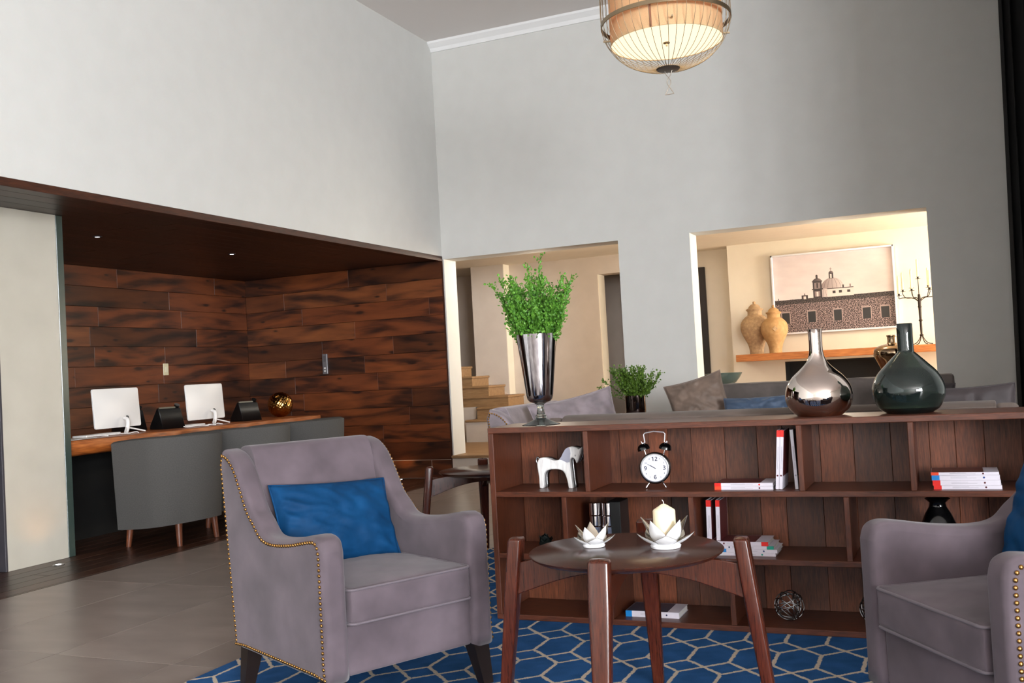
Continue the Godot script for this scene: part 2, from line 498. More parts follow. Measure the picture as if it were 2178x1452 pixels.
func window_wall():
	# unseen layout: narrow end shaped to shade the back wall, tall windows beyond
	var nr := MB.new()
	nr.box(v3(XR, 0, -9.46), v3(XR + 0.25, HC, ZE))
	struct("wall_right", nr.done(), M.plaster)
	var y0 := 0.25
	var y1 := 3.95
	var mb := MB.new()
	mb.box(v3(XR + 0.25, 0, ZE - 0.25), v3(XW + 0.25, HC, ZE))
	mb.box(v3(XW, 0, ZE), v3(XW + 0.25, y0, ZF + 0.25))
	mb.box(v3(XW, y1, ZE), v3(XW + 0.25, HC, ZF + 0.25))
	var z := ZE
	for k in WZ.size():
		mb.box(v3(XW, y0, z), v3(XW + 0.25, y1, WZ[k] - 0.8))
		z = WZ[k] + 0.8
	mb.box(v3(XW, y0, z), v3(XW + 0.25, y1, ZF + 0.25))
	struct("wall_street", mb.done(), M.plaster)
	for k in WZ.size():
		var f := MB.new()
		var xm := XW + 0.12
		var w := [WZ[k] - 0.8, WZ[k] + 0.8]
		f.box(v3(xm - 0.03, y0, w[0]), v3(xm + 0.03, y1, w[0] + 0.06), 0.004)
		f.box(v3(xm - 0.03, y0, w[1] - 0.06), v3(xm + 0.03, y1, w[1]), 0.004)
		f.box(v3(xm - 0.03, y0, w[0]), v3(xm + 0.03, y0 + 0.07, w[1]), 0.004)
		f.box(v3(xm - 0.03, y1 - 0.07, w[0]), v3(xm + 0.03, y1, w[1]), 0.004)
		var o := struct("window_%d" % (k + 1), f.done(), M.charcoal)
		part(o, "mullion", bx(v3(xm - 0.025, y0, WZ[k] - 0.025), v3(xm + 0.025, y1, WZ[k] + 0.025), 0.004), M.charcoal)
		for yy in [1.4, 2.7]:
			part(o, "transom", bx(v3(xm - 0.025, yy - 0.02, w[0]), v3(xm + 0.025, yy + 0.02, w[1]), 0.004), M.charcoal)
		part(o, "pane", bx(v3(xm - 0.004, y0, w[0]), v3(xm + 0.004, y1, w[1])), M.pane)

func room_shell():
	# grey floor tiles, each its own slab
	var fl := struct("floor", bx(v3(-4.67, -0.12, -9.19), v3(XW, -0.0015, ZF)), M.grout)
	var r := RandomNumberGenerator.new(); r.seed = 5
	var x := -4.67
	var xs := [-4.67]
	var xx := -4.05
	while xx < 3.0: xs.append(xx); xx += 0.62
	xs.append(3.0)
	var zs := [-9.19]
	var zz := -7.96
	while zz < 3.0: zs.append(zz); zz += 1.24
	zs.append(3.0)
	for i in xs.size() - 1:
		for j in zs.size() - 1:
			if xs[i] >= XR and zs[j + 1] < ZE: continue
			part(fl, "tile", bx(v3(xs[i] + 0.0018, -0.0013, zs[j] + 0.0018), v3(xs[i + 1] - 0.0018, 0.0, zs[j + 1] - 0.0018), 0.0006), M["tile%d" % (r.randi() % 4)])
	# the rest of the lobby floor lies out of sight behind the camera
	part(fl, "tile_field", bx(v3(-4.67, -0.0013, 3.0), v3(XW, 0.0, ZF)), M.tile0)
	part(fl, "tile_field", bx(v3(3.0, -0.0013, ZE), v3(XW, 0.0, 3.0)), M.tile1)
	var fn := struct("floor_niche", bx(v3(-7.3, -0.12, -9.19), v3(-4.67, -0.012, -2.0)), M.black)
	boards(fn, v3(-7.3, -0.012, -9.19), v3(-4.672, 0.0, -2.0), 2, 0, 0.13, Vector2(1.2, 2.2), ["floorplank0", "floorplank1", "floorplank2"], 8, 0.0)
	# upper left wall over the niche, full height behind the camera
	var wl := MB.new()
	wl.box(v3(XL - 0.25, 2.294, ZB - 0.27), v3(XL, HC, ZF + 0.25))
	wl.box(v3(XL - 0.25, 0, -2.0), v3(XL, 2.294, ZF + 0.25))
	struct("wall_left", wl.done(), M.plaster)
	struct("trim_1", bx(v3(XL - 0.02, 2.243, ZB), v3(XL + 0.004, 2.293, -2.0), 0.002), M.fascia)
	# niche
	var nc := struct("ceiling_niche", bx(v3(-7.5, HN + 0.012, ZB - 0.27), v3(XL - 0.02, 2.36, -1.8)), M.black)
	nc.set_meta("faces", -1)
	boards(nc, v3(-7.3, HN, ZB), v3(XL - 0.02, HN + 0.012, -2.0), 2, 0, 0.14, Vector2(1.4, 2.6), ["soffit0", "soffit1", "soffit2"], 9, 0.0)
	var pk := ["plank0", "plank1", "plank2", "plank3", "plank4"]
	var nb := struct("wall_niche_back", bx(v3(-7.5, 0, ZB - 0.27), v3(-7.315, HN + 0.02, -1.8)), M.black)
	boards(nb, v3(-7.315, 0, ZB), v3(-7.3, HN, -2.0), 2, 1, 0.188, Vector2(0.7, 1.5), pk, 10)
	var ns := struct("wall_niche_side", bx(v3(-7.3, 0, ZB - 0.27), v3(XL + 0.005, HN + 0.02, ZB - 0.015)), M.black)
	boards(ns, v3(-7.3, 0, ZB - 0.015), v3(XL, HN, ZB), 0, 1, 0.188, Vector2(0.7, 1.6), pk, 12)
	part(ns, "edge_strip", bx(v3(XL - 0.012, 0, ZB - 0.01), v3(XL + 0.006, HN, ZB + 0.006), 0.002), M.fascia)
	struct("wall_niche_front", bx(v3(-7.3, 0, -2.0), v3(XL - 0.25, HN, -1.8)), M.plaster)
	# column at the mouth of the niche: pale cladding, charcoal front, dark glass edge
	var col := struct("wall_column", bx(v3(-6.1, 0, -4.83), v3(-5.365, HN, -4.372)), M.cladding)
	part(col, "front_panel", bx(v3(-6.1, 0, -4.372), v3(-5.363, HN, -4.355), 0.002), M.charcoal)
	part(col, "glass_edge", bx(v3(-6.1, 0, -4.885), v3(-5.360, HN, -4.83), 0.003), M.glassedge)
	# wall with the two openings
	var wb := MB.new()
	var zf := ZB - 0.27
	wb.box(v3(XL, 2.262, zf), v3(XR, HC, ZB))
	wb.box(v3(XL + 0.005, HP, zf), v3(XL + 0.02, 2.262, ZB))
	wb.box(v3(-2.851, 0, zf), v3(-2.153, 2.262, ZB))
	wb.box(v3(-0.104, 0, zf), v3(XR, 2.262, ZB))
	wb.box(v3(XL, 0, zf), v3(-0.104, 0.2, ZB - 0.02))
	struct("wall_back", wb.done(), M.plaster)
	var cr := MB.new()
	var prof := [v3(XL, HC - 0.095, ZB), v3(XL, HC - 0.095, ZB + 0.012), v3(XL, HC - 0.06, ZB + 0.03), v3(XL, HC - 0.02, ZB + 0.075), v3(XL, HC, ZB + 0.085)]
	prof.append(v3(XL, HC, ZB))
	var e := v3(XR - XL, 0, 0)
	for k in prof.size(): cr.quad(prof[k], prof[k] + e, prof[(k + 1) % prof.size()] + e, prof[(k + 1) % prof.size()])
	struct("trim_2", cr.done(), M.white)
	struct("ceiling", bx(v3(XL - 0.25, HC, zf), v3(XW + 0.25, HC + 0.2, ZF + 0.25)), M.ceil)
	struct("wall_front", bx(v3(XL - 0.25, 0, ZF), v3(XW + 0.25, HC, ZF + 0.25)), M.plaster)

func rooms_behind():
	# raised floor with a nosing towards the lounge
	var fh := struct("floor_hall", bx(v3(-7.5, 0.0, -14.2), v3(2.6, HP - 0.03, ZB + 0.0)), M.hallwall)
	part(fh, "step_tread", bx(v3(-4.755, HP - 0.03, -9.46), v3(-2.852, HP, ZB + 0.035), 0.006), M.steps)
	part(fh, "step_riser", bx(v3(-4.755, 0.0, ZB - 0.02), v3(-2.852, HP - 0.03, ZB + 0.01)), M.hallwall)
	var top := MB.new()
	top.box(v3(-7.5, HP - 0.03, -14.2), v3(2.6, HP, -9.46))
	part(fh, "pavement", top.done(), M.steps)
	struct("ceiling_hall", bx(v3(-7.7, 2.45, -14.2), v3(2.6, 2.62, -9.46)), M.cream)
	struct("wall_hall_back", bx(v3(-7.7, 0, -14.4), v3(2.6, 2.6, -14.2)), M.hallwall)
	struct("wall_hall_left", bx(v3(-7.7, 0, -14.2), v3(-7.5, 2.6, -9.46)), M.hallwall)
	# right wall of the far room with its window
	var wr := MB.new()
	wr.box(v3(2.2, 0, -14.2), v3(2.4, 0.5, -9.46))
	wr.box(v3(2.2, 2.25, -14.2), v3(2.4, 2.6, -9.46))
	wr.box(v3(2.2, 0.5, -14.2), v3(2.4, 2.25, -12.0))
	wr.box(v3(2.2, 0.5, -9.9), v3(2.4, 2.25, -9.46))
	wr.box(v3(XR, 0, -9.66), v3(2.4, 2.6, -9.46))
	struct("wall_far_room_right", wr.done(), M.cream)
	var f := MB.new()
	for e in [[0.5, 0.56, -12.0, -9.9], [2.19, 2.25, -12.0, -9.9], [0.5, 2.25, -12.0, -11.94], [0.5, 2.25, -9.96, -9.9]]:
		f.box(v3(2.27, e[0], e[2]), v3(2.33, e[1], e[3]), 0.003)
	var wf := struct("window_6", f.done(), M.white)
	part(wf, "mullion", bx(v3(2.275, 0.5, -10.98), v3(2.325, 2.25, -10.93), 0.003), M.white)
	part(wf, "pane", bx(v3(2.297, 0.52, -11.98), v3(2.303, 2.23, -9.92)), M.pane)
	# chimney breast and recess
	var cb := MB.new()
	cb.box(v3(-2.41, HP, -12.9), v3(-1.80, 2.45, -12.2))
	cb.box(v3(-0.55, HP, -12.9), v3(2.2, 2.45, -12.2))
	cb.box(v3(-1.80, 1.0, -12.9), v3(-0.55, 2.45, -12.2))
	struct("wall_chimney", cb.done(), M.cream)
	struct("wall_fireplace", bx(v3(-1.80, HP, -12.9), v3(-0.55, 1.0, -12.5)), M.black)
	var liner := MB.new()
	liner.box(v3(-1.80, HP, -12.5), v3(-1.785, 1.0, -12.2))
	liner.box(v3(-0.565, HP, -12.5), v3(-0.55, 1.0, -12.2))
	liner.box(v3(-1.785, 0.985, -12.5), v3(-0.565, 1.0, -12.2))
	struct("trim_3", liner.done(), M.black)
	struct("wall_recess", bx(v3(-3.5, HP, -12.7), v3(-2.41, 2.45, -12.5)), M.cream)
	var dr := struct("door_1", bx(v3(-3.4, HP, -12.5), v3(-2.755, 2.245, -12.46), 0.004), M.darkleg)
	part(dr, "panel", bx(v3(-3.3, 0.4, -12.46), v3(-2.84, 2.1, -12.452), 0.004), M.darkleg)
	# wall of the stair hall with a dark doorway
	var hw := MB.new()
	hw.box(v3(-5.2, HP, -12.15), v3(-3.985, 2.45, -11.9))
	hw.box(v3(-3.985, 2.222, -12.15), v3(-3.1, 2.45, -11.9))
	hw.box(v3(-3.1, HP, -12.7), v3(-2.9, 2.45, -11.9))
	struct("wall_hall_inner", hw.done(), M.hallwall)
	struct("lit_jamb_4", bx(v3(-3.985, HP, -12.14), v3(-3.975, 2.222, -11.91)), M.cream)  # paler strip: the light on this jamb is put into its colour
	var dkr := MB.new()                     # small unlit room behind the doorway
	dkr.box(v3(-4.8, HP, -13.9), v3(-2.9, 2.45, -13.8))
	dkr.box(v3(-4.8, HP, -13.8), v3(-4.7, 2.45, -12.15))
	dkr.box(v3(-3.1, HP, -13.8), v3(-2.9, 2.45, -12.7))
	struct("wall_store_room", dkr.done(), M.hallwall)
	var sw := MB.new()
	sw.box(v3(-5.66, HP, -12.0), v3(-5.2, 2.45, -11.72))
	struct("wall_stair", sw.done(), M.hallwall)
	struct("lit_edge_5", bx(v3(-5.2, HP, -12.0), v3(-5.192, 2.45, -11.722)), M.cream)  # light falling on the wall end, painted as a paler strip
	struct("wall_stair_back", bx(v3(-7.5, HP, -12.9), v3(-5.2, 2.45, -12.7)), M.hallwall)
	# skirting that climbs with the steps
	var sk := MB.new()
	sk.slab(PackedVector2Array([Vector2(-5.66, 0.9), Vector2(-5.2, 0.63), Vector2(-5.2, 0.77), Vector2(-5.66, 1.04)]), -11.72, -11.708)
	struct("baseboard_stair", sk.done(), M.hallwall)
	# stairs climbing to the side
	var st := Node3D.new(); st.name = numbered("staircase"); add_child(st); st.set_meta("kind", "structure")
	var fl := [[-5.45, -4.2, -10.9, 0.50], [-5.36, -4.3, -11.05, 0.645], [-6.6, -4.98, -11.2, 0.775], [-6.6, -5.24, -11.2, 0.905], [-6.6, -5.46, -11.2, 1.03], [-6.6, -5.70, -11.2, 1.16]]
	for i in fl.size():
		var s: Array = fl[i]
		var low: float = HP if i < 2 else s[3] - 0.13
		part(st, "riser", bx(v3(s[0], low, -11.705), v3(s[1] - 0.02, s[3] - 0.028, s[2] - 0.02)), M.steps if i > 0 else M.hallwall)
		part(st, "tread", bx(v3(s[0], s[3] - 0.028, -11.705), v3(s[1], s[3], s[2]), 0.006), M.steps)
	part(st, "stringer_wall", bx(v3(-6.6, HP, -11.705), v3(-5.45, 0.645, -11.22)), M.hallwall)
	# lamps added out of sight to brighten the stair hall and the far room
	var lm := mat(Color(1, 1, 1), 0.5)
	lm.emission_enabled = true; lm.emission = Color(1.0, 0.86, 0.66); lm.emission_energy_multiplier = 3.0
	for e in [[-4.0, -9.95, HALL_FILL, "stair hall"], [-1.0, -9.95, ROOM_FILL, "far room"]]:
		var o := thing("added_ceiling_lamp", "added round ceiling lamp, out of sight in the %s" % e[3], "lamp", v3(e[0], 2.45, e[1]))
		var rg := MB.new(); rg.lathe([Vector2(0.15, -0.05), Vector2(0.165, -0.05), Vector2(0.17, 0.0), Vector2(0.15, 0.0), Vector2(0.15, -0.05)], 40)
		part(o, "rim", rg.done(), M.white)
		var ds := MB.new(); ds.lathe([Vector2(0, -0.052), Vector2(0.15, -0.048), Vector2(0.15, -0.040), Vector2(0, -0.040)], 40)
		part(o, "added_lamp_disc", ds.done(), lm)
		var ol := OmniLight3D.new()
		ol.name = "added_lamp_light"; ol.light_color = Color(1.0, 0.93, 0.83); ol.light_energy = e[2]; ol.light_size = 0.12; ol.omni_range = 12.0; ol.omni_attenuation = 2.0; ol.shadow_enabled = true
		o.add_child(ol); ol.position = v3(0, -0.20, 0)
	# mantel shelf
	single("mantel_shelf", "thick honey oak mantel shelf over the black fireplace", "shelf", bx(v3(-2.285, 1.028, -12.2), v3(0.6, 1.110, -11.72), 0.004), M.oakshelf)

# a soft cushion, width x height x thickness, standing in its own x-y plane around its centre
func cushion_mesh(w: float, h: float, t: float, sd := 1, pinch := 0.07, wrinkle := 0.006, nn := 40) -> ArrayMesh:
	var f := noise(0.9, 2, sd)
	var mb := MB.new()
	for side in [1.0, -1.0]:
		var rows := []
		for i in nn + 1:
			var row := []
			var b := -1.0 + 2.0 * i / nn
			for j in nn + 1:
				var a := -1.0 + 2.0 * j / nn
				var e := (1.0 - a * a) * (1.0 - b * b)
				var x := a * w / 2 * (1.0 - pinch * (1.0 - b * b))
				var y := b * h / 2 * (1.0 - pinch * (1.0 - a * a))
				var z := t / 2 * pow(maxf(e, 0.0), 0.42)
				# gathers run in from the seams
				var gather := f.get_noise_2d(a * 2.2 + b * 0.9, b * 2.2 + side * 9.0) + 0.7 * sin(11.0 * atan2(b, a) + 5.0 * f.get_noise_2d(a, b)) * exp(-3.0 * (1.0 - maxf(absf(a), absf(b)))) 
				z += wrinkle * gather * minf(1.0, e * 6.0)
				row.append(v3(x, y, side * z))
			rows.append(row)
		mb.grid(rows, false, false, side < 0)
	# piping round the seam
	var rim := []
	for k in 96:
		var s := k / 24.0
		var u := fmod(s, 1.0) * 2.0 - 1.0
		var ab := Vector2(u, -1) if s < 1 else (Vector2(1, u) if s < 2 else (Vector2(-u, 1) if s < 3 else Vector2(-1, -u)))
		rim.append(v3(ab.x * w / 2 * (1.0 - pinch * (1.0 - ab.y * ab.y)), ab.y * h / 2 * (1.0 - pinch * (1.0 - ab.x * ab.x)), 0))
	mb.tube(rim, 0.004, 6, true)
	return mb.done()

# a firm box cushion with soft edges: lo and hi corners, crown on top
func pad_mesh(lo: Vector3, hi: Vector3, r: float, crown := 0.0, sd := 1, wr := 0.0015) -> ArrayMesh:
	var mb := MB.new()
	var c := (lo + hi) / 2
	var h := (hi - lo) / 2
	var f := noise(3.0, 3, sd)
	var nn := 24
	for ax in 3:
		var b := (ax + 1) % 3
		var d := (ax + 2) % 3
		for s in [-1.0, 1.0]:
			var rows := []
			for i in nn + 1:
				var row := []
				for j in nn + 1:
					var q := Vector3.ZERO
					# closer points near the rims
					var u := -1.0 + 2.0 * j / nn; var v := -1.0 + 2.0 * i / nn
					u = signf(u) * (1.0 - pow(1.0 - absf(u), 1.6)); v = signf(v) * (1.0 - pow(1.0 - absf(v), 1.6))
					q[ax] = s * h[ax]; q[b] = u * h[b]; q[d] = v * h[d]
					var core := Vector3(clampf(q.x, -h.x + r, h.x - r), clampf(q.y, -h.y + r, h.y - r), clampf(q.z, -h.z + r, h.z - r))
					var dir := (q - core)
					var p := core + dir.normalized() * r
					if crown != 0.0 and p.y > 0: p.y += crown * (1.0 - pow(p.x / h.x, 2)) * (1.0 - pow(p.z / h.z, 2))
					p += dir.normalized() * wr * f.get_noise_3d(p.x * 3, p.y * 3, p.z * 3) * 2.0
					row.append(p + c)
				rows.append(row)
			mb.grid(rows, false, false, s < 0)
	return mb.done()

# smooth closed outline of the side of the upholstered chair: x forward from the rear, y up
func arm_outline(depth := 0.675, top := 0.822, arm := 0.545, bottom := 0.135) -> PackedVector2Array:
	var k := depth / 0.675
	var curve := spline([Vector2(0.672 * k, arm - 0.02), Vector2(0.660 * k, arm + 0.015), Vector2(0.632 * k, arm + 0.031), Vector2(0.587 * k, arm + 0.030), Vector2(0.458 * k, arm + 0.008),
		Vector2(0.335 * k, arm - 0.002), Vector2(0.262 * k, arm + 0.008), Vector2(0.215, arm + 0.045), Vector2(0.166, arm + 0.085), Vector2(0.117, arm + 0.158), Vector2(0.068, top - 0.052), Vector2(0.012, top - 0.012), Vector2(-0.045, top + 0.002)], 5)
	var out := PackedVector2Array()
	for s in 8: out.append(Vector2(0.0 + 0.672 * k * s / 8.0, bottom))
	for s in 9: out.append(Vector2(0.672 * k, bottom + (arm - 0.02 - bottom) * s / 9.0))
	out.append_array(curve)
	for s in range(1, 13): out.append(Vector2(-0.075 + 0.075 * s / 12.0, top - (top - bottom) * s / 12.5))
	return out

# points at even steps along the outline, drawn in by `inset`
func studs_along(o: PackedVector2Array, step: float, inset: float) -> Array:
	var m := o.size()
	var pts := []
	for i in m:
		var a := (o[i] - o[(i - 1 + m) % m]).normalized()
		var b := (o[(i + 1) % m] - o[i]).normalized()
		var k := (Vector2(a.y, -a.x) + Vector2(b.y, -b.x)).normalized()
		pts.append(o[i] - k * inset)
	var out := []
	var left := 0.0
	for i in m:
		var a: Vector2 = pts[i]; var b: Vector2 = pts[(i + 1) % m]
		var l := a.distance_to(b)
		while left <= l:
			out.append(a.lerp(b, left / maxf(l, 1e-6)))
			left += step
		left -= l
	return out

# upholstered seat: local z forward, x across, origin on the floor under the middle
func upholstered(root: Node3D, width: float, seats: int, fabric: Material, studs: bool, seed_ := 3):
	var depth := 0.675
	var th := 0.085
	var o := arm_outline(depth)
	var turn := Basis(Vector3(0, 0, 1), Vector3(0, 1, 0), Vector3(-1, 0, 0))   # outline x -> z, thickness -> -x
	var dome := MB.new(); dome.sphere(Vector3.ZERO, 0.0058, 10, 6, Vector3(1, 1, 0.7))
	var dm := dome.done()
	var zc := -depth / 2
	for s in [-1.0, 1.0]:
		var mb := MB.new()
		mb.slab(o, -th / 2, th / 2, 0.026, 5)
		var p := part(root, "side_panel", mb.done(), fabric, v3(s * (width / 2 - th / 2), 0, zc), turn)
		if studs:
			for q in studs_along(o, 0.0165, 0.020):
				part(p, "nailhead", dm, M.brass, v3(q.x, q.y, -s * (th / 2 + 0.0005)))
	var iw := width - 2 * th
	# leaning back with a rounded crest
	var bk := spline([Vector2(0.03, 0.16), Vector2(0.155, 0.18), Vector2(0.135, 0.45), Vector2(0.085, 0.70), Vector2(0.045, 0.815), Vector2(-0.005, 0.832), Vector2(-0.062, 0.818), Vector2(-0.07, 0.77), Vector2(-0.04, 0.5)], 5, true)
	var rev := PackedVector2Array()
	for q in bk: rev.append(q)
	if Geometry2D.is_polygon_clockwise(rev): rev.reverse()
	var bm := MB.new(); bm.slab(rev, -iw / 2 - 0.006, iw / 2 + 0.006, 0.004, 2)
	part(root, "backrest", bm.done(), fabric, v3(0, 0, zc), turn)
	part(root, "front_rail", pad_mesh(v3(-iw / 2 - 0.004, 0.14, zc + 0.10), v3(iw / 2 + 0.004, 0.295, zc + depth - 0.022), 0.012, 0.0, seed_, 0.0), fabric)
	for k in seats:
		var x0 := -iw / 2 + iw * k / seats + 0.004
		var x1 := -iw / 2 + iw * (k + 1) / seats - 0.004
		var cm := part(root, "seat_cushion", pad_mesh(v3(x0, 0.297, zc + 0.12), v3(x1, 0.408, zc + depth + 0.002), 0.016, 0.018, seed_ + k, 0.002), fabric)
		for yy in [0.404, 0.301]:
			var w := []
			var r := 0.02
			var corners := [[x1 - r, zc + depth + 0.001 - r, 0.0], [x0 + r, zc + depth + 0.001 - r, 1.0], [x0 + r, zc + 0.12 + r, 2.0], [x1 - r, zc + 0.12 + r, 3.0]]
			for c in corners:
				for s in 6:
					var g: float = PI / 2 * (s / 5.0 - c[2] * -1.0)
					w.append(v3(c[0] + cos(g) * r, yy, c[1] + sin(g) * r))
			var pm := MB.new(); pm.tube(w, 0.0042, 6, true)
			part(cm, "piping", pm.done(), M.velvetwelt)
	for sx in [-1.0, 1.0]:
		for sz in [-1.0, 1.0]:
			var lg := MB.new()
			var cx: float = sx * (width / 2 - 0.045); var cz: float = zc + (depth - 0.05 if sz > 0 else 0.05)
			var rows := []
			for q in [[0.0, 0.019, 0.018], [0.14, 0.030, 0.0]]:
				var e: float = q[1]
				rows.append([v3(cx + e + sx * q[2], q[0], cz + e + sz * q[2]), v3(cx + e + sx * q[2], q[0], cz - e + sz * q[2]), v3(cx - e + sx * q[2], q[0], cz - e + sz * q[2]), v3(cx - e + sx * q[2], q[0], cz + e + sz * q[2])])
			for j in 4: lg.quad(rows[0][j], rows[0][(j + 1) % 4], rows[1][(j + 1) % 4], rows[1][j])
			lg.quad(rows[0][3], rows[0][2], rows[0][1], rows[0][0])
			part(root, "leg", lg.done(), M.darkleg)

func facing(dx: float, dz: float) -> float: return atan2(dx, dz)     # turn that brings local z to (dx, dz)

func seating():
	# armchair beside the coffee table; its rear corner and front corners were read off the floor
	var a := thing("armchair", "grey-violet velvet armchair with brass studs, standing clear of the bookcase, beside the grey tiles", "armchair", v3(-1.91, 0.009, -2.945), facing(0.889, 0.459), "velvet armchairs round the coffee table")
	upholstered(a, 0.635, 1, M.velvet, true, 3)
	var b := thing("armchair", "grey-violet velvet armchair with brass studs, standing against the end of the walnut bookcase", "armchair", v3(0.183, 0.009, -2.882), facing(-0.829, 0.56), "velvet armchairs round the coffee table")
	upholstered(b, 0.635, 1, M.velvet, true, 5)
	var base_a := Basis(Vector3.UP, facing(0.889, 0.459))
	single("throw_pillow", "oblong blue velvet pillow lying in the armchair beside the grey tiles", "pillow", cushion_mesh(0.46, 0.30, 0.15, 5, 0.05, 0.010), M.bluevelvet,
		v3(-1.91, 0.009, -2.945) + base_a * v3(0.0, 0.545, -0.145), base_a * Basis(Vector3.RIGHT, deg_to_rad(-24)) * Basis(Vector3.BACK, deg_to_rad(-3)))
	var base_b := Basis(Vector3.UP, facing(-0.829, 0.56))
	single("throw_pillow", "blue velvet pillow in the armchair against the end of the bookcase", "pillow", cushion_mesh(0.46, 0.34, 0.14, 8, 0.05, 0.008), M.bluevelvet,
		v3(0.183, 0.009, -2.882) + base_b * v3(-0.0, 0.575, -0.10), base_b * Basis(Vector3.RIGHT, deg_to_rad(-20)))
	# lounge behind the bookcase
	var s1 := thing("sofa", "taupe velvet sofa standing with its back against the bookcase", "sofa", v3(-0.735, 0.009, -4.62), PI)
	upholstered(s1, 1.93, 3, M.taupe, false, 7)
	var s2 := thing("sofa", "lavender grey velvet sofa with studded side panel, behind the end of the bookcase", "sofa", v3(-2.20, 0.009, -6.02), facing(1.0, 0.0))
	upholstered(s2, 1.06, 1, M.lavender, true, 9)
	# long grey sofa against the far wall
	var s3 := thing("sofa", "long dark grey sofa standing below the wide wall opening", "sofa", v3(-0.90, 0.009, -7.6))
	part(s3, "base", pad_mesh(v3(-0.92, 0.12, -0.45), v3(0.92, 0.30, 0.42), 0.02), M.sofagrey)
	part(s3, "backrest", pad_mesh(v3(-0.92, 0.14, -0.47), v3(0.92, 0.858, -0.25), 0.03, 0.0, 2, 0.003), M.sofagrey)
	for k in 3: part(s3, "seat_cushion", pad_mesh(v3(-0.80 + 0.535 * k, 0.302, -0.25), v3(-0.27 + 0.535 * k, 0.44, 0.43), 0.03, 0.015, 4 + k), M.sofagrey)
	for s in [-1.0, 1.0]: part(s3, "arm", pad_mesh(v3(s * 0.86 - 0.06, 0.12, -0.25), v3(s * 0.86 + 0.06, 0.60, 0.42), 0.03), M.sofagrey)
	for s in [-1.0, 1.0]:
		for q in [-0.4, 0.36]: part(s3, "leg", bx(v3(s * 0.85 - 0.02, 0, q - 0.02), v3(s * 0.85 + 0.02, 0.125, q + 0.02), 0.003), M.darkleg)
	single("throw_pillow", "large taupe satin pillow propped at the end of the long grey sofa", "pillow", cushion_mesh(0.44, 0.42, 0.16, 12, 0.08, 0.012), M.taupecushion, v3(-1.735, 0.735, -7.40), Basis(Vector3.UP, 0.12) * Basis(Vector3.RIGHT, deg_to_rad(-16)) * Basis(Vector3.BACK, deg_to_rad(15)))
	single("throw_pillow", "small slate blue pillow on the long grey sofa", "pillow", cushion_mesh(0.46, 0.27, 0.13, 14, 0.06, 0.012), M.smallblue, v3(-1.29, 0.652, -7.22), Basis(Vector3.RIGHT, deg_to_rad(-20)) * Basis(Vector3.BACK, deg_to_rad(1)))
	single("throw_pillow", "plum grey pillow at the curtain end of the long grey sofa", "pillow", cushion_mesh(0.42, 0.38, 0.13, 18, 0.06, 0.01), M.plum, v3(-0.20, 0.645, -7.31), Basis(Vector3.RIGHT, deg_to_rad(-14)) * Basis(Vector3.BACK, deg_to_rad(-4)))
	# one pillow rises above the back of the sofa behind the bookcase, one lies in the studded sofa
	single("throw_pillow", "wide plum grey pillow on the sofa behind the bookcase, beside the dark curtain", "pillow", cushion_mesh(0.43, 0.48, 0.14, 16, 0.05, 0.012), M.plum, v3(0.025, 0.655, -4.585), Basis(Vector3.RIGHT, deg_to_rad(8)) * Basis(Vector3.BACK, deg_to_rad(1)))
	single("throw_pillow", "pale lavender pillow leaning in the studded sofa", "pillow", cushion_mesh(0.56, 0.46, 0.15, 20, 0.08, 0.012), M.lavender, v3(-2.13, 0.665, -5.85), Basis(Vector3.UP, facing(0.60, 0.80)) * Basis(Vector3.RIGHT, deg_to_rad(-16)) * Basis(Vector3.BACK, deg_to_rad(10)))

# round low table: four tapered legs stand outside the top and carry it on two crossed beams
func round_table(root: Node3D):
	var top := MB.new()
	top.lathe([Vector2(0, 0.486), Vector2(0.235, 0.486), Vector2(0.268, 0.494), Vector2(0.281, 0.503), Vector2(0.283, 0.507), Vector2(0.280, 0.510), Vector2(0, 0.510)], 64, Vector3.ZERO, 60)
	part(root, "tabletop", top.done(), M.tabletop)
	for k in 4:
		var a := k * PI / 2
		var b := Basis(Vector3.UP, a)
		var rows := []
		var mb := MB.new()
		# leg: square with rounded corners, leaning out towards the floor
		for q in [[0.0, 0.400, 0.018, 0.016], [0.30, 0.362, 0.027, 0.021], [0.42, 0.347, 0.030, 0.022], [0.535, 0.333, 0.030, 0.022], [0.543, 0.332, 0.026, 0.018], [0.545, 0.332, 0.0, 0.0]]:
			var row := []
			for s in 20:
				var g := TAU * s / 20
				var cx := signf(cos(g)) * pow(absf(cos(g)), 0.45); var sy := signf(sin(g)) * pow(absf(sin(g)), 0.45)
				row.append(v3(q[1] + cx * q[3], q[0], -sy * q[2]))
			rows.append(row)
		mb.grid(rows, true, false)
		part(root, "leg", mb.done(), M.tableleg, Vector3.ZERO, b)
		# half beam, deep at the leg and shallow under the middle
		var o := spline([Vector2(0.0, 0.445), Vector2(0.10, 0.440), Vector2(0.20, 0.420), Vector2(0.335, 0.375)], 5)
		o.append(Vector2(0.328, 0.472)); o.append(Vector2(0.25, 0.485)); o.append(Vector2(0.0, 0.485))
		var bm := MB.new(); bm.slab(o, -0.014, 0.014, 0.003, 2)
		part(root, "crossbeam", bm.done(), M.tableleg, Vector3.ZERO, b)

func tables():
	var t := thing("coffee_table", "round dark walnut coffee table with the two lotus candle holders on it", "table", v3(-0.90, 0.009, -2.80), 0.10)
	round_table(t)
	var u := thing("side_table", "round dark walnut side table beside the end of the bookcase", "table", v3(-2.40, 0.009, -5.07), 0.546)
	round_table(u)

const BX0 := -1.828
const BX1 := 0.250
const BZF := -3.865
const BZR := -4.175

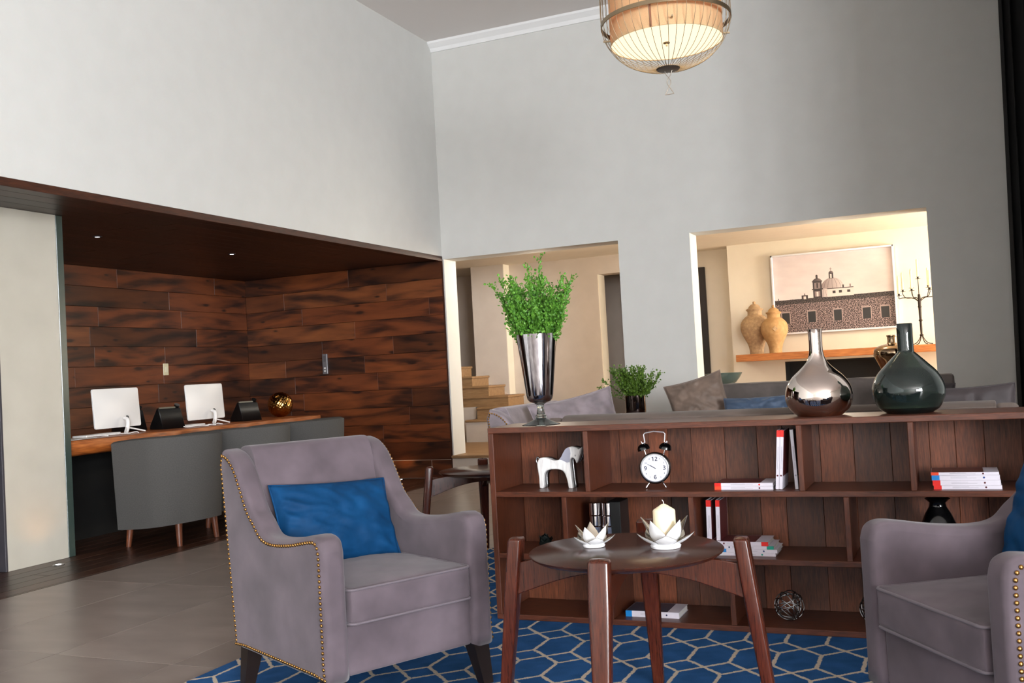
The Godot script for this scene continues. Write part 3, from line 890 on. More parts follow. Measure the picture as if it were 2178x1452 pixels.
func bookcase():
	var b := thing("bookcase", "long low walnut bookcase with open compartments and plank back", "bookcase", v3(0, 0.009, 0))
	var ch := 0.002
	part(b, "top", bx(v3(BX0, 0.785, BZR), v3(BX1, 0.809, BZF), ch), M.walnut_x)
	part(b, "base", bx(v3(BX0, 0.0, BZR), v3(BX1, 0.022, BZF), ch), M.walnut_x)
	for x in [BX0, BX1 - 0.024]: part(b, "side", bx(v3(x, 0.022, BZR), v3(x + 0.024, 0.785, BZF), ch), M.walnut_y)
	for y in [0.515, 0.256]: part(b, "shelf", bx(v3(BX0 + 0.024, y, BZR + 0.015), v3(BX1 - 0.024, y + 0.022, BZF - 0.002), ch), M.walnut_x)
	for d in [[-1.400, 0.537, 0.785], [-0.548, 0.537, 0.785], [-0.157, 0.537, 0.785], [-1.508, 0.278, 0.515], [-0.976, 0.278, 0.515], [-0.393, 0.278, 0.515], [-1.330, 0.022, 0.256], [-0.834, 0.022, 0.256], [-0.20, 0.022, 0.256]]:
		part(b, "divider", bx(v3(d[0], d[1], BZR + 0.015), v3(d[0] + 0.021, d[2], BZF - 0.003), ch), M.walnut_y)
	var r := RandomNumberGenerator.new(); r.seed = 17
	var x := BX0 + 0.024
	while x < BX1 - 0.03:
		var w := r.randf_range(0.075, 0.15)
		var e := minf(x + w, BX1 - 0.024)
		if BX1 - 0.024 - e < 0.05: e = BX1 - 0.024
		part(b, "back_plank", bx(v3(x + 0.0006, 0.022, BZR), v3(e - 0.0006, 0.785, BZR + 0.013 + r.randf() * 0.0015), 0.001), M["back%d" % (r.randi() % 4)])
		x = e
	rebase(b, v3(-0.79, 0.009, -4.02))

func rug():
	var per := 512          # one repeat is 4 x 0.146 m wide and 2 x 0.289 m long
	var im := Image.create(per, per, true, Image.FORMAT_RGB8)
	var f := noise(0.035, 3, 5).get_seamless_image(per, per)
	var g := noise(0.2, 2, 6).get_seamless_image(per, per)
	var big := noise(0.008, 3, 7).get_seamless_image(per, per)
	var px := 0.146; var pz := 0.289; var seg := 0.150
	for y in per:
		for x in per:
			var u := (x + 0.5) / per * 4 * px + (f.get_pixel(x, y).r - 0.5) * 0.006
			var w := (y + 0.5) / per * 2 * pz + (f.get_pixel(y, x).r - 0.5) * 0.006
			u = fposmod(u, px); w = fposmod(w, pz)
			var d := 1.0
			# straight bars at u = 0, w in [0, seg]; crossing diagonals in the rest
			var uu := minf(u, px - u)
			if w <= seg: d = uu
			else:
				var t := (w - seg) / (pz - seg)
				var cosd := (pz - seg) / Vector2(px, pz - seg).length()
				var d1 := absf(u - t * px); d1 = minf(d1, px - d1)
				var d2 := absf(u - (1.0 - t) * px); d2 = minf(d2, px - d2)
				d = minf(d1, d2) * cosd
				d = minf(d, Vector2(uu, minf(w - seg, pz - w)).length())
			var e := clampf((d - 0.0062 - (g.get_pixel(x, y).r - 0.5) * 0.005) / 0.0016, 0.0, 1.0)
			var pile := 0.82 + 0.36 * g.get_pixel((x * 2) % per, (y * 2) % per).r
			var blue := Color(0.135, 0.275, 0.44).lerp(Color(0.175, 0.335, 0.525), big.get_pixel(x, y).r) * pile
			var cream := Color(0.72, 0.665, 0.60) * (0.9 + 0.2 * g.get_pixel(x, y).r)
			im.set_pixel(x, y, cream.lerp(blue, e))
	im.generate_mipmaps()
	M.rug = mat_tex(ImageTexture.create_from_image(im), Color.WHITE, 1.0)
	M.rug.metallic_specular = 0.15
	var x0 := -2.575; var x1 := 0.75; var z0 := -6.9; var z1 := -1.55
	var mb := MB.new()
	var t := func(p: Vector3) -> Vector2: return Vector2((p.x + 1.494) / (4 * 0.146), (p.z + 3.615) / (2 * 0.289))
	var q := [v3(x0, 0.009, z1), v3(x1, 0.009, z1), v3(x1, 0.009, z0), v3(x0, 0.009, z0)]
	mb.quad(q[0], q[1], q[2], q[3], t.call(q[0]), t.call(q[1]), t.call(q[2]), t.call(q[3]))
	for k in 4:
		var a: Vector3 = q[k]; var c: Vector3 = q[(k + 1) % 4]
		var a0 := v3(a.x, 0.0, a.z); var c0 := v3(c.x, 0.0, c.z)
		mb.quad(a0, c0, c, a, t.call(a), t.call(c), t.call(c), t.call(a))
	single("area_rug", "large blue rug with cream hexagon and diamond lattice", "rug", mb.done(), M.rug)

func curtain():
	# heavy dark curtain gathered in the corner by the window wall
	var rows := []
	for i in 25:
		var row := []
		var y := 0.02 + (HC - 0.06) * i / 24.0
		for j in 181:
			var s := j / 180.0
			# starts at the back wall, swings out and runs along the window wall
			var base := Vector2(lerpf(0.50, 0.82, minf(s * 2.2, 1.0)), -8.98 + 4.2 * maxf(0.0, s - 0.30)) 
			var fold := sin(s * 62.0 + 1.4 * sin(s * 17.0) + y * 0.06) * 0.045
			row.append(v3(base.x + (fold if s > 0.35 else fold * 0.4) - (y - 2.0) * -0.018 * (1.0 - s), y, base.y + (fold if s <= 0.35 else 0.0)))
		rows.append(row)
	var mb := MB.new(); mb.grid(rows)
	var c := thing("curtain", "floor-length black curtain hanging in the corner beside the windows", "curtain")
	part(c, "drape", mb.done(), M.curtain)
	var rod := MB.new(); rod.tube([v3(0.45, HC - 0.03, -9.0), v3(0.8, HC - 0.03, -9.0), v3(0.82, HC - 0.03, -8.8), v3(0.82, HC - 0.03, -5.9)], 0.014, 8)
	part(c, "rail", rod.done(), M.blackplastic)
	rebase(c, v3(0.7, 0, -8.6))

# ---------------------------------------------------------------- pendant
func pendant():
	# hangs between the coffee table and the wall with the openings
	var at := v3(-1.287, 0, -5.235)
	var p := thing("pendant_lamp", "round wire birdcage pendant lamp with pale fabric drum shade", "lamp", at)
	var wire := mat(Color(0.55, 0.48, 0.38), 0.35, 0.8)
	var R := 0.345
	for y in [2.885, 3.26]:
		var rg := MB.new()
		rg.lathe([Vector2(R - 0.003, y - 0.011), Vector2(R + 0.003, y - 0.011), Vector2(R + 0.003, y + 0.011), Vector2(R - 0.003, y + 0.011), Vector2(R - 0.003, y - 0.011)], 72)
		part(p, "ring", rg.done(), wire)
	var prof := spline([Vector2(0.055, 2.632), Vector2(0.14, 2.648), Vector2(0.23, 2.69), Vector2(0.295, 2.755), Vector2(0.335, 2.83), Vector2(R, 2.90), Vector2(R, 3.05), Vector2(R, 3.26), Vector2(0.31, 3.36), Vector2(0.2, 3.46), Vector2(0.06, 3.51)], 4)
	var pts := []
	for q in prof: pts.append(v3(q.x, q.y, 0))
	var wm := MB.new(); wm.tube(pts, 0.0015, 6)
	var wmm := wm.done()
	for k in 44: part(p, "cage_wire", wmm, wire, Vector3.ZERO, Basis(Vector3.UP, TAU * k / 44))
	var plate := MB.new()
	plate.lathe([Vector2(0, 2.622), Vector2(0.02, 2.622), Vector2(0.058, 2.627), Vector2(0.064, 2.634), Vector2(0.058, 2.640), Vector2(0, 2.640)], 32)
	part(p, "bottom_plate", plate.done(), mat(Color(0.36, 0.32, 0.29), 0.4, 0.7))
	var crown := MB.new()
	crown.lathe([Vector2(0, 3.50), Vector2(0.065, 3.50), Vector2(0.065, 3.52), Vector2(0.015, 3.56), Vector2(0.008, 3.60), Vector2(0, 3.60)], 24)
	part(p, "crown", crown.done(), wire)
	var cord := MB.new(); cord.tube([v3(0, 3.58, 0), v3(0, HC, 0)], 0.006, 8)
	part(p, "cord", cord.done(), M.blackplastic)
	var rose := MB.new(); rose.lathe([Vector2(0, HC - 0.03), Vector2(0.05, HC - 0.028), Vector2(0.06, HC), Vector2(0, HC)], 24)
	part(p, "ceiling_rose", rose.done(), wire)
	# hook under the plate: two wires that cross and end in a triangle
	var hk := MB.new()
	for s in [-1.0, 1.0]:
		hk.tube(spline3([v3(s * 0.020, 2.622, 0), v3(s * 0.012, 2.60, 0), v3(-s * 0.006, 2.575, 0), v3(-s * 0.010, 2.555, 0), v3(s * 0.004, 2.53, 0), v3(s * 0.024, 2.495, 0)], 4), 0.0022, 6)
	hk.tube([v3(-0.024, 2.495, 0), v3(0.024, 2.495, 0)], 0.0022, 6)
	part(p, "hook", hk.done(), mat(Color(0.62, 0.58, 0.53), 0.35, 0.6))
	# fabric drum
	var sh := MB.new()
	sh.lathe([Vector2(0.297, 2.772), Vector2(0.300, 2.772), Vector2(0.300, 3.12), Vector2(0.297, 3.12), Vector2(0.297, 2.772)], 72)
	var fab := mat_tex(tex_noise(256, 0.2, 3, 61, Color(0.80, 0.68, 0.50), Color(0.88, 0.77, 0.60)), Color.WHITE, 0.9, Vector3.ONE * 4.0)
	fab.backlight_enabled = true; fab.backlight = Color(0.7, 0.58, 0.40)
	part(p, "drum_shade", sh.done(), fab)
	part(p, "shade_seam", bx(v3(-0.006, 2.774, 0.3005), v3(0.006, 3.118, 0.302)), mat(Color(0.55, 0.36, 0.26), 0.8), Vector3.ZERO, Basis(Vector3.UP, deg_to_rad(-0.5)))
	for k in 4:
		var b := Basis(Vector3.UP, TAU * k / 4 + 0.35)
		part(p, "bracket", bx(v3(0.299, 2.80, -0.004), v3(0.338, 2.808, 0.004)), wire, Vector3.ZERO, b)
	var df := MB.new()
	df.lathe([Vector2(0, 2.776), Vector2(0.2965, 2.776), Vector2(0.2965, 2.781), Vector2(0, 2.781)], 72)
	var glow := mat(Color(0.96, 0.93, 0.86), 0.7)
	glow.emission_enabled = true; glow.emission = Color(1.0, 0.93, 0.78); glow.emission_energy_multiplier = LAMP_GLOW
	part(p, "diffuser", df.done(), glow)
	var fin := MB.new(); fin.lathe([Vector2(0, 2.755), Vector2(0.006, 2.757), Vector2(0.006, 2.768), Vector2(0.018, 2.771), Vector2(0.018, 2.776), Vector2(0, 2.776)], 20)
	part(p, "finial", fin.done(), wire)
	# the light of the lamp: downward through the diffuser, and inside the drum
	var al := AreaLight3D.new()
	al.name = "lamp_glow"; al.area_size = Vector2(0.42, 0.42); al.light_color = Color(1.0, 0.9, 0.75); al.light_energy = LAMP_DOWN; al.shadow_enabled = true
	al.area_range = 14.0
	p.add_child(al); al.position = v3(0, 2.768, 0); al.rotation.x = -PI / 2
	var ol := OmniLight3D.new()
	ol.name = "lamp_bulb"; ol.light_color = Color(1.0, 0.85, 0.66); ol.light_energy = LAMP_BULB; ol.light_size = 0.05; ol.omni_range = 12.0; ol.omni_attenuation = 2.0; ol.shadow_enabled = true
	p.add_child(ol); ol.position = v3(0, 2.95, 0)

# ---------------------------------------------------------------- plants
func sprig_mesh(r: RandomNumberGenerator, tip: Vector3, root: Vector3, leaf: float, twigs: int) -> ArrayMesh:
	var mb := MB.new()
	var bend := v3(r.randf_range(-0.02, 0.02), 0, r.randf_range(-0.02, 0.02))
	var mid := root.lerp(tip, 0.5) + bend
	var pts := spline3([root, mid, tip], 5)
	mb.tube(pts, 0.0013, 4, false, false)
	var leaf_at := func(p: Vector3, d: Vector3, l: float):
		var sd := d.cross(v3(r.randf_range(-1, 1), r.randf_range(-1, 1), r.randf_range(-1, 1))).normalized()
		var up := sd.cross(d).normalized()
		var q := []
		for k in 6:
			var g := TAU * k / 6
			q.append(p + d * l * (0.62 + 0.55 * cos(g)) + sd * l * 0.48 * sin(g) + up * l * 0.10 * (1.0 - cos(2.0 * g)))
		var c := p + d * l * 0.62 + up * l * -0.05
		for k in 6: mb.tri(c, q[k], q[(k + 1) % 6])
	var n := pts.size()
	for k in twigs:
		var s := 0.28 + 0.72 * (k + r.randf()) / twigs
		var i := clampi(int(s * (n - 1)), 0, n - 2)
		var p: Vector3 = (pts[i] as Vector3).lerp(pts[i + 1], s * (n - 1) - i)
		var t := ((pts[i + 1] as Vector3) - (pts[i] as Vector3)).normalized()
		var out := (t * r.randf_range(0.4, 1.1) + v3(r.randf_range(-1, 1), r.randf_range(-0.3, 0.7), r.randf_range(-1, 1))).normalized()
		var l := leaf * r.randf_range(1.2, 2.6)
		for m in 3:
			var d := (out + v3(r.randf_range(-0.7, 0.7), r.randf_range(-0.5, 0.7), r.randf_range(-0.7, 0.7))).normalized()
			leaf_at.call(p + out * l * m * 0.55, d, leaf * r.randf_range(0.75, 1.15))
	leaf_at.call(tip, (tip - mid).normalized(), leaf)
	return mb.done()

func plants():
	var r := RandomNumberGenerator.new(); r.seed = 42
	var top := 0.818
	# footed trumpet vase of mottled silvered glass
	var at := v3(-1.632, top, -4.0)
	var v := thing("footed_vase", "tall tapered silvered glass vase on a clear foot, full of green sprigs", "vase", at)
	var ft := MB.new()
	ft.lathe([Vector2(0, 0.0), Vector2(0.082, 0.0), Vector2(0.084, 0.003), Vector2(0.060, 0.011), Vector2(0.030, 0.024), Vector2(0.022, 0.030), Vector2(0.026, 0.036), Vector2(0.018, 0.046), Vector2(0.0155, 0.07), Vector2(0.0165, 0.088), Vector2(0.026, 0.094), Vector2(0, 0.094)], 40, Vector3.ZERO, 70)
	part(v, "glass_foot", ft.done(), M.clearglass)
	var bw := MB.new()
	bw.lathe([Vector2(0, 0.092), Vector2(0.024, 0.094), Vector2(0.045, 0.101), Vector2(0.054, 0.112), Vector2(0.058, 0.130), Vector2(0.068, 0.22), Vector2(0.079, 0.31), Vector2(0.090, 0.392), Vector2(0.087, 0.392), Vector2(0.076, 0.31), Vector2(0.065, 0.22), Vector2(0.054, 0.13), Vector2(0, 0.11)], 56, Vector3.ZERO, 60)
	part(v, "bowl", bw.done(), M.mercury)
	var bq := thing("leafy_bouquet", "tall bunch of fresh green leafy sprigs in the tapered silver vase", "plant", at)
	for k in 120:
		var a := r.randf() * TAU
		var s := sqrt(r.randf())
		var up := r.randf_range(0.05, 0.27) * (1.12 - 0.35 * s)
		var rad := s * (0.092 + 0.40 * up)
		if k == 0: rad = 0.045; up = 0.335; a = 0.2
		if k == 1: rad = 0.20; up = 0.23; a = PI * 0.98
		if k == 2: rad = 0.17; up = 0.235; a = -0.1
		if k == 3: rad = 0.155; up = 0.06; a = 0.35
		if k == 4: rad = 0.02; up = 0.29; a = 2.6
		if k == 5: rad = 0.09; up = 0.25; a = 2.9
		if k == 6: rad = 0.15; up = 0.245; a = 3.0
		part(bq, "sprig", sprig_mesh(r, v3(cos(a) * rad, 0.392 + up, sin(a) * rad), v3(cos(a) * 0.045 * s, 0.30, sin(a) * 0.045 * s), 0.0115, 24), M.leaf)
	# small pot on the corner table
	var pt := v3(-2.29, 0.662, -7.6)
	var tb := thing("corner_table", "small dark lamp table in the corner of the lounge under the potted plant", "table", v3(-2.30, 0.0, -7.62))
	part(tb, "tabletop", bx(v3(-0.2, 0.632, -0.2), v3(0.2, 0.66, 0.2), 0.004), M.walnut_x)
	for sx in [-0.17, 0.17]:
		for sz in [-0.17, 0.17]: part(tb, "leg", bx(v3(sx - 0.016, 0, sz - 0.016), v3(sx + 0.016, 0.632, sz + 0.016), 0.002), M.walnut_y)
	var pm := MB.new()
	pm.lathe([Vector2(0, 0), Vector2(0.078, 0), Vector2(0.080, 0.004), Vector2(0.080, 0.155), Vector2(0.077, 0.155), Vector2(0.076, 0.02), Vector2(0, 0.02)], 40)
	single("silver_pot", "small dark silver cylinder pot on the corner table", "pot", pm.done(), M.potsilver, pt)
	var pb := thing("potted_sprigs", "low bushy green sprigs spilling from the dark silver pot", "plant", pt)
	for k in 72:
		var a := r.randf() * TAU
		var s := sqrt(r.randf())
		var reach := s * r.randf_range(0.05, 0.17)
		var h := 0.155 + r.randf_range(0.08, 0.27) * (1.0 - 0.3 * s)
		if k == 0: reach = 0.25; h = 0.21; a = PI
		if k == 1: reach = 0.20; h = 0.28; a = PI * 0.97
		if k == 2: reach = 0.16; h = 0.37; a = PI * 1.05
		part(pb, "sprig", sprig_mesh(r, v3(cos(a) * (0.05 * s + reach), h, sin(a) * (0.05 * s + reach)), v3(cos(a) * 0.045 * s, 0.10, sin(a) * 0.045 * s), 0.016, 15), M.leafdark)

# ---------------------------------------------------------------- vases on the bookcase and behind
func vases():
	var top := 0.818
	var a := MB.new()
	var pr := spline([Vector2(0.082, 0.0), Vector2(0.112, 0.026), Vector2(0.127, 0.068), Vector2(0.121, 0.112), Vector2(0.098, 0.150), Vector2(0.066, 0.180), Vector2(0.040, 0.208), Vector2(0.028, 0.240), Vector2(0.0255, 0.28), Vector2(0.0265, 0.325)], 6)
	var prof: Array = [Vector2(0, 0.0)]
	for q in pr: prof.append(q)
	prof.append_array([Vector2(0.0285, 0.336), Vector2(0.0255, 0.337), Vector2(0.022, 0.32), Vector2(0.022, 0.22), Vector2(0, 0.18)])
	a.lathe(prof, 64, Vector3.ZERO, 50)
	single("bottle_vase", "mirror silver onion-shaped vase with a slim neck on the bookcase", "vase", a.done(), M.chromevase, v3(-0.475, top, -4.03))
	var g := MB.new()
	pr = spline([Vector2(0.080, 0.0), Vector2(0.110, 0.022), Vector2(0.128, 0.066), Vector2(0.127, 0.105), Vector2(0.106, 0.150), Vector2(0.074, 0.185), Vector2(0.044, 0.215), Vector2(0.030, 0.228)], 6)
	prof = [Vector2(0, 0.0)]
	for q in pr: prof.append(q)
	prof.append_array([Vector2(0.0285, 0.235), Vector2(0.0285, 0.285), Vector2(0.0285, 0.333), Vector2(0.0265, 0.336), Vector2(0.0245, 0.333), Vector2(0.0245, 0.228)])
	for k in range(pr.size() - 6, 5, -1): prof.append(Vector2(pr[k].x - 0.004, pr[k].y + 0.001))
	prof.append(Vector2(0, 0.012))
	g.lathe(prof, 64, Vector3.ZERO, 50)
	single("bottle_vase", "dark green glass onion-shaped vase with a straight neck on the bookcase", "vase", g.done(), M.greenglass, v3(-0.150, top, -4.03))
	# console behind the long sofa, standing in the wide opening
	var c := thing("console_table", "narrow dark console table standing behind the long grey sofa", "table", v3(-1.15, HP, -9.75))
	part(c, "top", bx(v3(-1.0, 0.545, -0.2), v3(0.95, 0.575, 0.2), 0.003), M.walnut_x)
	for sx in [-0.95, 0.90]:
		for sz in [-0.17, 0.17]: part(c, "leg", bx(v3(sx - 0.02, 0, sz - 0.02), v3(sx + 0.02, 0.545, sz + 0.02), 0.002), M.walnut_y)
	var m := MB.new()
	pr = spline([Vector2(0.085, 0.0), Vector2(0.10, 0.06), Vector2(0.135, 0.14), Vector2(0.165, 0.21), Vector2(0.160, 0.265), Vector2(0.115, 0.30), Vector2(0.052, 0.315), Vector2(0.040, 0.335), Vector2(0.040, 0.38)], 6)
	prof = [Vector2(0, 0.0)]
	for q in pr: prof.append(q)
	prof.append_array([Vector2(0.046, 0.385), Vector2(0.046, 0.395), Vector2(0.034, 0.395), Vector2(0.030, 0.33), Vector2(0, 0.30)])
	m.lathe(prof, 48, Vector3.ZERO, 50)
	single("urn_vase", "bronze mirrored urn vase with short neck on the console table", "vase", m.done(), M.amber, v3(-0.475, HP + 0.576, -9.75))
	var b := MB.new()
	b.lathe([Vector2(0, 0), Vector2(0.075, 0.0), Vector2(0.08, 0.006), Vector2(0.12, 0.035), Vector2(0.155, 0.08), Vector2(0.180, 0.125), Vector2(0.175, 0.125), Vector2(0.150, 0.083), Vector2(0.115, 0.040), Vector2(0, 0.012)], 48, Vector3.ZERO, 50)
	single("glass_bowl", "wide grey-green glass bowl on the console table", "bowl", b.done(), M.bowlglass, v3(-2.03, HP + 0.576, -9.75))

# ---------------------------------------------------------------- things in the bookcase
func book(called_label: String, at: Vector3, b: Basis, w: float, h: float, t: float, block: Color, dot: Color, flip := false, group := "") -> Node3D:
	# spine lies in the x-y plane at z = 0, x along the spine, y through the thickness; pages run back along -z
	var o := thing("book", called_label, "book", at, 0.0, group)
	o.basis = b
	var cv := MB.new()
	cv.box(v3(-w / 2, 0, -h), v3(w / 2, 0.0015, 0), 0.0004)
	cv.box(v3(-w / 2, t - 0.0015, -h), v3(w / 2, t, 0), 0.0004)
	cv.box(v3(-w / 2, 0.0015, -0.0015), v3(w / 2, t - 0.0015, 0), 0.0)
	part(o, "cover", cv.done(), mat(Color(0.80, 0.78, 0.82), 0.4))
	part(o, "pages", bx(v3(-w / 2 + 0.003, 0.0016, -h + 0.003), v3(w / 2 - 0.003, t - 0.0016, -0.002)), M.paper)
	var s := -1.0 if not flip else 1.0
	var x0 := -w / 2 if not flip else w / 2 - 0.026
	part(o, "colour_band", bx(v3(x0, -0.0002, -0.004), v3(x0 + 0.026, t + 0.0002, 0.0004)), mat(block, 0.4))
	var dm := MB.new(); dm.lathe([Vector2(0, 0), Vector2(minf(0.0035, t * 0.3), 0), Vector2(0, 0.0004)], 12)
	part(o, "spine_mark", dm.done(), mat(dot, 0.4), v3(-s * w * 0.27, t / 2, 0.0002), Basis(Vector3.RIGHT, PI / 2))
	# title lines printed on the spine and the picture on the cover
	for k in 2:
		part(o, "title_line", bx(v3(-w * 0.22, t * (0.40 + 0.22 * k), 0.0), v3(w * 0.16 - 0.03 * k, t * (0.40 + 0.22 * k) + 0.0009, 0.0003)), mat(Color(0.56, 0.55, 0.58), 0.5))
	part(o, "cover_picture", bx(v3(-w / 2 + 0.002, t, -h + 0.004), v3(w * 0.28, t + 0.0003, -0.004)), mat(Color(0.16, 0.10, 0.12).lerp(block, 0.25), 0.4))
	return o

func shelf_things():
	var s1 := 0.009 + 0.537    # upper shelf
	var s2 := 0.009 + 0.278    # middle shelf
	var s0 := 0.009 + 0.022    # bottom
	var RED := Color(0.80, 0.10, 0.07); var DK := Color(0.30, 0.06, 0.10); var BL := Color(0.05, 0.45, 0.72); var GR := Color(0.05, 0.55, 0.47); var ORG := Color(0.80, 0.24, 0.10)
	var flat := Basis()
	book("lower white paperback with an orange band, of the pair lying beside the leaning books", v3(-0.765, s1, -3.915), flat, 0.226, 0.15, 0.0135, ORG, DK)
	book("upper white paperback with a red band, of the pair lying beside the leaning books", v3(-0.765, s1 + 0.0138, -3.915), flat, 0.226, 0.15, 0.0125, RED, RED)
	var up := Basis(Vector3.BACK, -PI / 2)     # band end upwards
	for k in 2:
		book("red-topped white paperback standing, second of the tilted pair" if k else "red-topped white paperback standing, outer one of the tilted pair", v3(-0.634 + 0.0132 * k, s1 + 0.115, -3.915), Basis(Vector3.BACK, deg_to_rad(-4.6)) * up, 0.226, 0.15, 0.0125, RED, DK)
	book("plain white paperback leaning against the divider beside the red-topped pair", v3(-0.573, s1 + 0.115, -3.915), Basis(Vector3.BACK, deg_to_rad(2.0)) * up, 0.226, 0.15, 0.012, Color(0.80, 0.80, 0.82), Color(0.6, 0.6, 0.65))
	# stack of four near the end of the case
	var y := s1
	var q := [[0.0135, RED, DK, "bottom white paperback with a red band in the stack of four"], [0.0185, RED, DK, "thick white paperback with a red band, second from the bottom of the stack of four"], [0.0175, BL, Color(0.1, 0.25, 0.5), "white paperback with a blue band in the stack of four"], [0.0105, ORG, DK, "thin white paperback with an orange band on top of the stack of four"]]
	for k in 4:
		book(q[k][3], v3(0.026 + [0.003, 0.0, -0.002, -0.004][k], y, -3.91), flat, 0.222, 0.155, q[k][0], q[k][1], q[k][2])
		y += q[k][0] + 0.0003
	# middle row: two upright with dark red covers
	for k in 2:
		book("upright white-spined book with dark red cover, farther from the divider" if k else "upright white-spined book with dark red cover, nearer the divider", v3(-0.927 + 0.038 * k, s2 + 0.107, -3.95), Basis(Vector3.BACK, deg_to_rad(-1.5)) * up, 0.214, 0.145, 0.019 if k == 0 else 0.0155, RED, DK)
	y = s2
	q = [[0.0125, Color(0.78, 0.78, 0.8), GR, -0.772, false, "bottom white paperback in the stack on the middle shelf"], [0.0135, BL, Color(0.1, 0.2, 0.4), -0.765, false, "white paperback with a blue band in the stack on the middle shelf"], [0.0125, GR, Color(0.1, 0.2, 0.3), -0.778, true, "white paperback with a green band in the stack on the middle shelf"], [0.0155, RED, DK, -0.798, true, "white paperback with a red band on top of the middle shelf stack"]]
	for k in 4:
		book(q[k][5], v3(q[k][3], y, -3.93), flat, 0.222, 0.15, q[k][0], q[k][1], q[k][2], q[k][4])
		y += q[k][0] + 0.0003
	book("thick white paperback with a blue band lying alone on the bottom shelf", v3(-1.165, s0, -3.925), flat, 0.222, 0.15, 0.024, BL, Color(0.05, 0.1, 0.3))
	# horse of silvered wood
	var o := PackedVector2Array()
	for p in [[217, 1285], [325, 1285], [335, 1100], [345, 960], [380, 895], [450, 845], [560, 820], [690, 818], [800, 832], [880, 875], [930, 950], [965, 1060], [990, 1180], [1008, 1298], [1116, 1298], [1105, 1100], [1092, 900], [1080, 700], [1078, 600], [1100, 560], [1150, 530], [1195, 555], [1225, 610], [1255, 670], [1310, 600], [1350, 500], [1385, 400], [1420, 265], [1335, 315], [1260, 275], [1150, 252], [1060, 265], [980, 310], [915, 400], [860, 500], [800, 565], [720, 590], [600, 585], [520, 550], [440, 520], [350, 512], [260, 530], [205, 590], [175, 690], [190, 850], [210, 1050]]:
		o.append(Vector2((p[0] - 650.0) * 0.0001685, (1296.0 - p[1]) * 0.0001685))
	o = spline(Array(o), 2, true)
	if Geometry2D.is_polygon_clockwise(o): o.reverse()
	var hs := thing("horse_figurine", "small silver and white wooden horse on the upper shelf", "figurine", v3(-1.578, s1, -4.0), 0.0)
	var hm := MB.new(); hm.slab(o, -0.012, 0.014, 0.005, 3)
	# two flat halves, the second a little back, with the legs apart
	var wh := mat_tex(tex_noise(128, 0.06, 4, 66, Color(0.72, 0.71, 0.71), Color(0.90, 0.89, 0.88)), Color.WHITE, 0.4, Vector3(6, 1.5, 6))
	part(hs, "near_half", hm.done(), wh)
	var hm2 := MB.new(); hm2.slab(o, -0.016, 0.010, 0.004, 3)
	part(hs, "far_half", hm2.done(), M.steel, v3(0.008, 0.0, -0.024))
	var mane := PackedVector2Array()
	for p in [[800, 565], [860, 500], [915, 400], [980, 310], [1060, 265], [1100, 300], [1110, 420], [1090, 540], [1070, 640], [1000, 650], [900, 600]]:
		mane.append(Vector2((p[0] - 650.0) * 0.0001685, (1296.0 - p[1]) * 0.0001685))
	mane.reverse()
	if Geometry2D.is_polygon_clockwise(mane): mane.reverse()
	var mm := MB.new(); mm.slab(mane, 0.0138, 0.0152)
	part(hs, "mane", mm.done(), mat(Color(0.62, 0.62, 0.68), 0.3, 0.5))
	var tail := MB.new(); tail.tube(spline3([v3(-0.074, 0.125, -0.005), v3(-0.084, 0.132, -0.006), v3(-0.089, 0.115, -0.006), v3(-0.082, 0.10, -0.006)], 4), 0.004, 8)
	part(hs, "tail", tail.done(), M.steel)
	var eye := MB.new(); eye.sphere(v3(0.098, 0.138, 0.0142), 0.0032, 10, 6, v3(0.7, 1.4, 0.5))
	part(hs, "eye", eye.done(), M.steel)
	# twin-bell alarm clock
	var ck := thing("alarm_clock", "black twin-bell alarm clock with white dial on the upper shelf", "clock", v3(-1.127, s1, -3.96), 0.14)
	var R := 0.064
	var cy := 0.084
	var face_b := Basis(Vector3.RIGHT, PI / 2)      # turned shapes point along z
	var bd := MB.new()
	bd.lathe([Vector2(0, -0.052), Vector2(R - 0.012, -0.050), Vector2(R - 0.002, -0.040), Vector2(R, -0.02), Vector2(R, 0.004), Vector2(R - 0.003, 0.010), Vector2(R - 0.008, 0.011), Vector2(R - 0.010, 0.004), Vector2(0, 0.003)], 56, Vector3.ZERO, 35)
	part(ck, "case", bd.done(), M.blackgloss, v3(0, cy, 0), face_b)
	var dl := MB.new(); dl.lathe([Vector2(0, 0.003), Vector2(R - 0.0085, 0.003), Vector2(R - 0.0085, 0.0042), Vector2(0, 0.0042)], 48)
	var dial := part(ck, "dial", dl.done(), mat(Color(0.84, 0.85, 0.90), 0.35), v3(0, cy, 0), face_b)
	var lens := MB.new(); lens.lathe([Vector2(R - 0.009, 0.0046), Vector2(R - 0.0075, 0.0052), Vector2(R - 0.006, 0.0115), Vector2(R - 0.009, 0.0120), Vector2(R - 0.009, 0.0046)], 48)
	part(ck, "bezel", lens.done(), M.steel, v3(0, cy, 0), face_b)
	var ink := mat(Color(0.16, 0.15, 0.22), 0.5)
	var fnt := SystemFont.new(); fnt.font_names = PackedStringArray(["Droid Sans"]); fnt.font_weight = 700
	for e in [["12", 0.0, 0.037, 30], ["3", 0.038, 0.0, 30], ["6", 0.0, -0.037, 30], ["9", -0.038, 0.0, 30], ["1", 0.021, 0.037, 11], ["2", 0.036, 0.021, 11], ["4", 0.037, -0.021, 11], ["5", 0.022, -0.037, 11], ["7", -0.022, -0.037, 11], ["8", -0.036, -0.022, 11], ["10", -0.037, 0.021, 11], ["11", -0.022, 0.037, 11]]:
		var tm := TextMesh.new()
		tm.text = e[0]; tm.font = fnt; tm.font_size = e[3]; tm.pixel_size = 0.00078; tm.depth = 0.0003
		tm.curve_step = 2.0
		part(ck, "numeral", tm, ink, v3(e[1], cy + e[2], 0.0046))
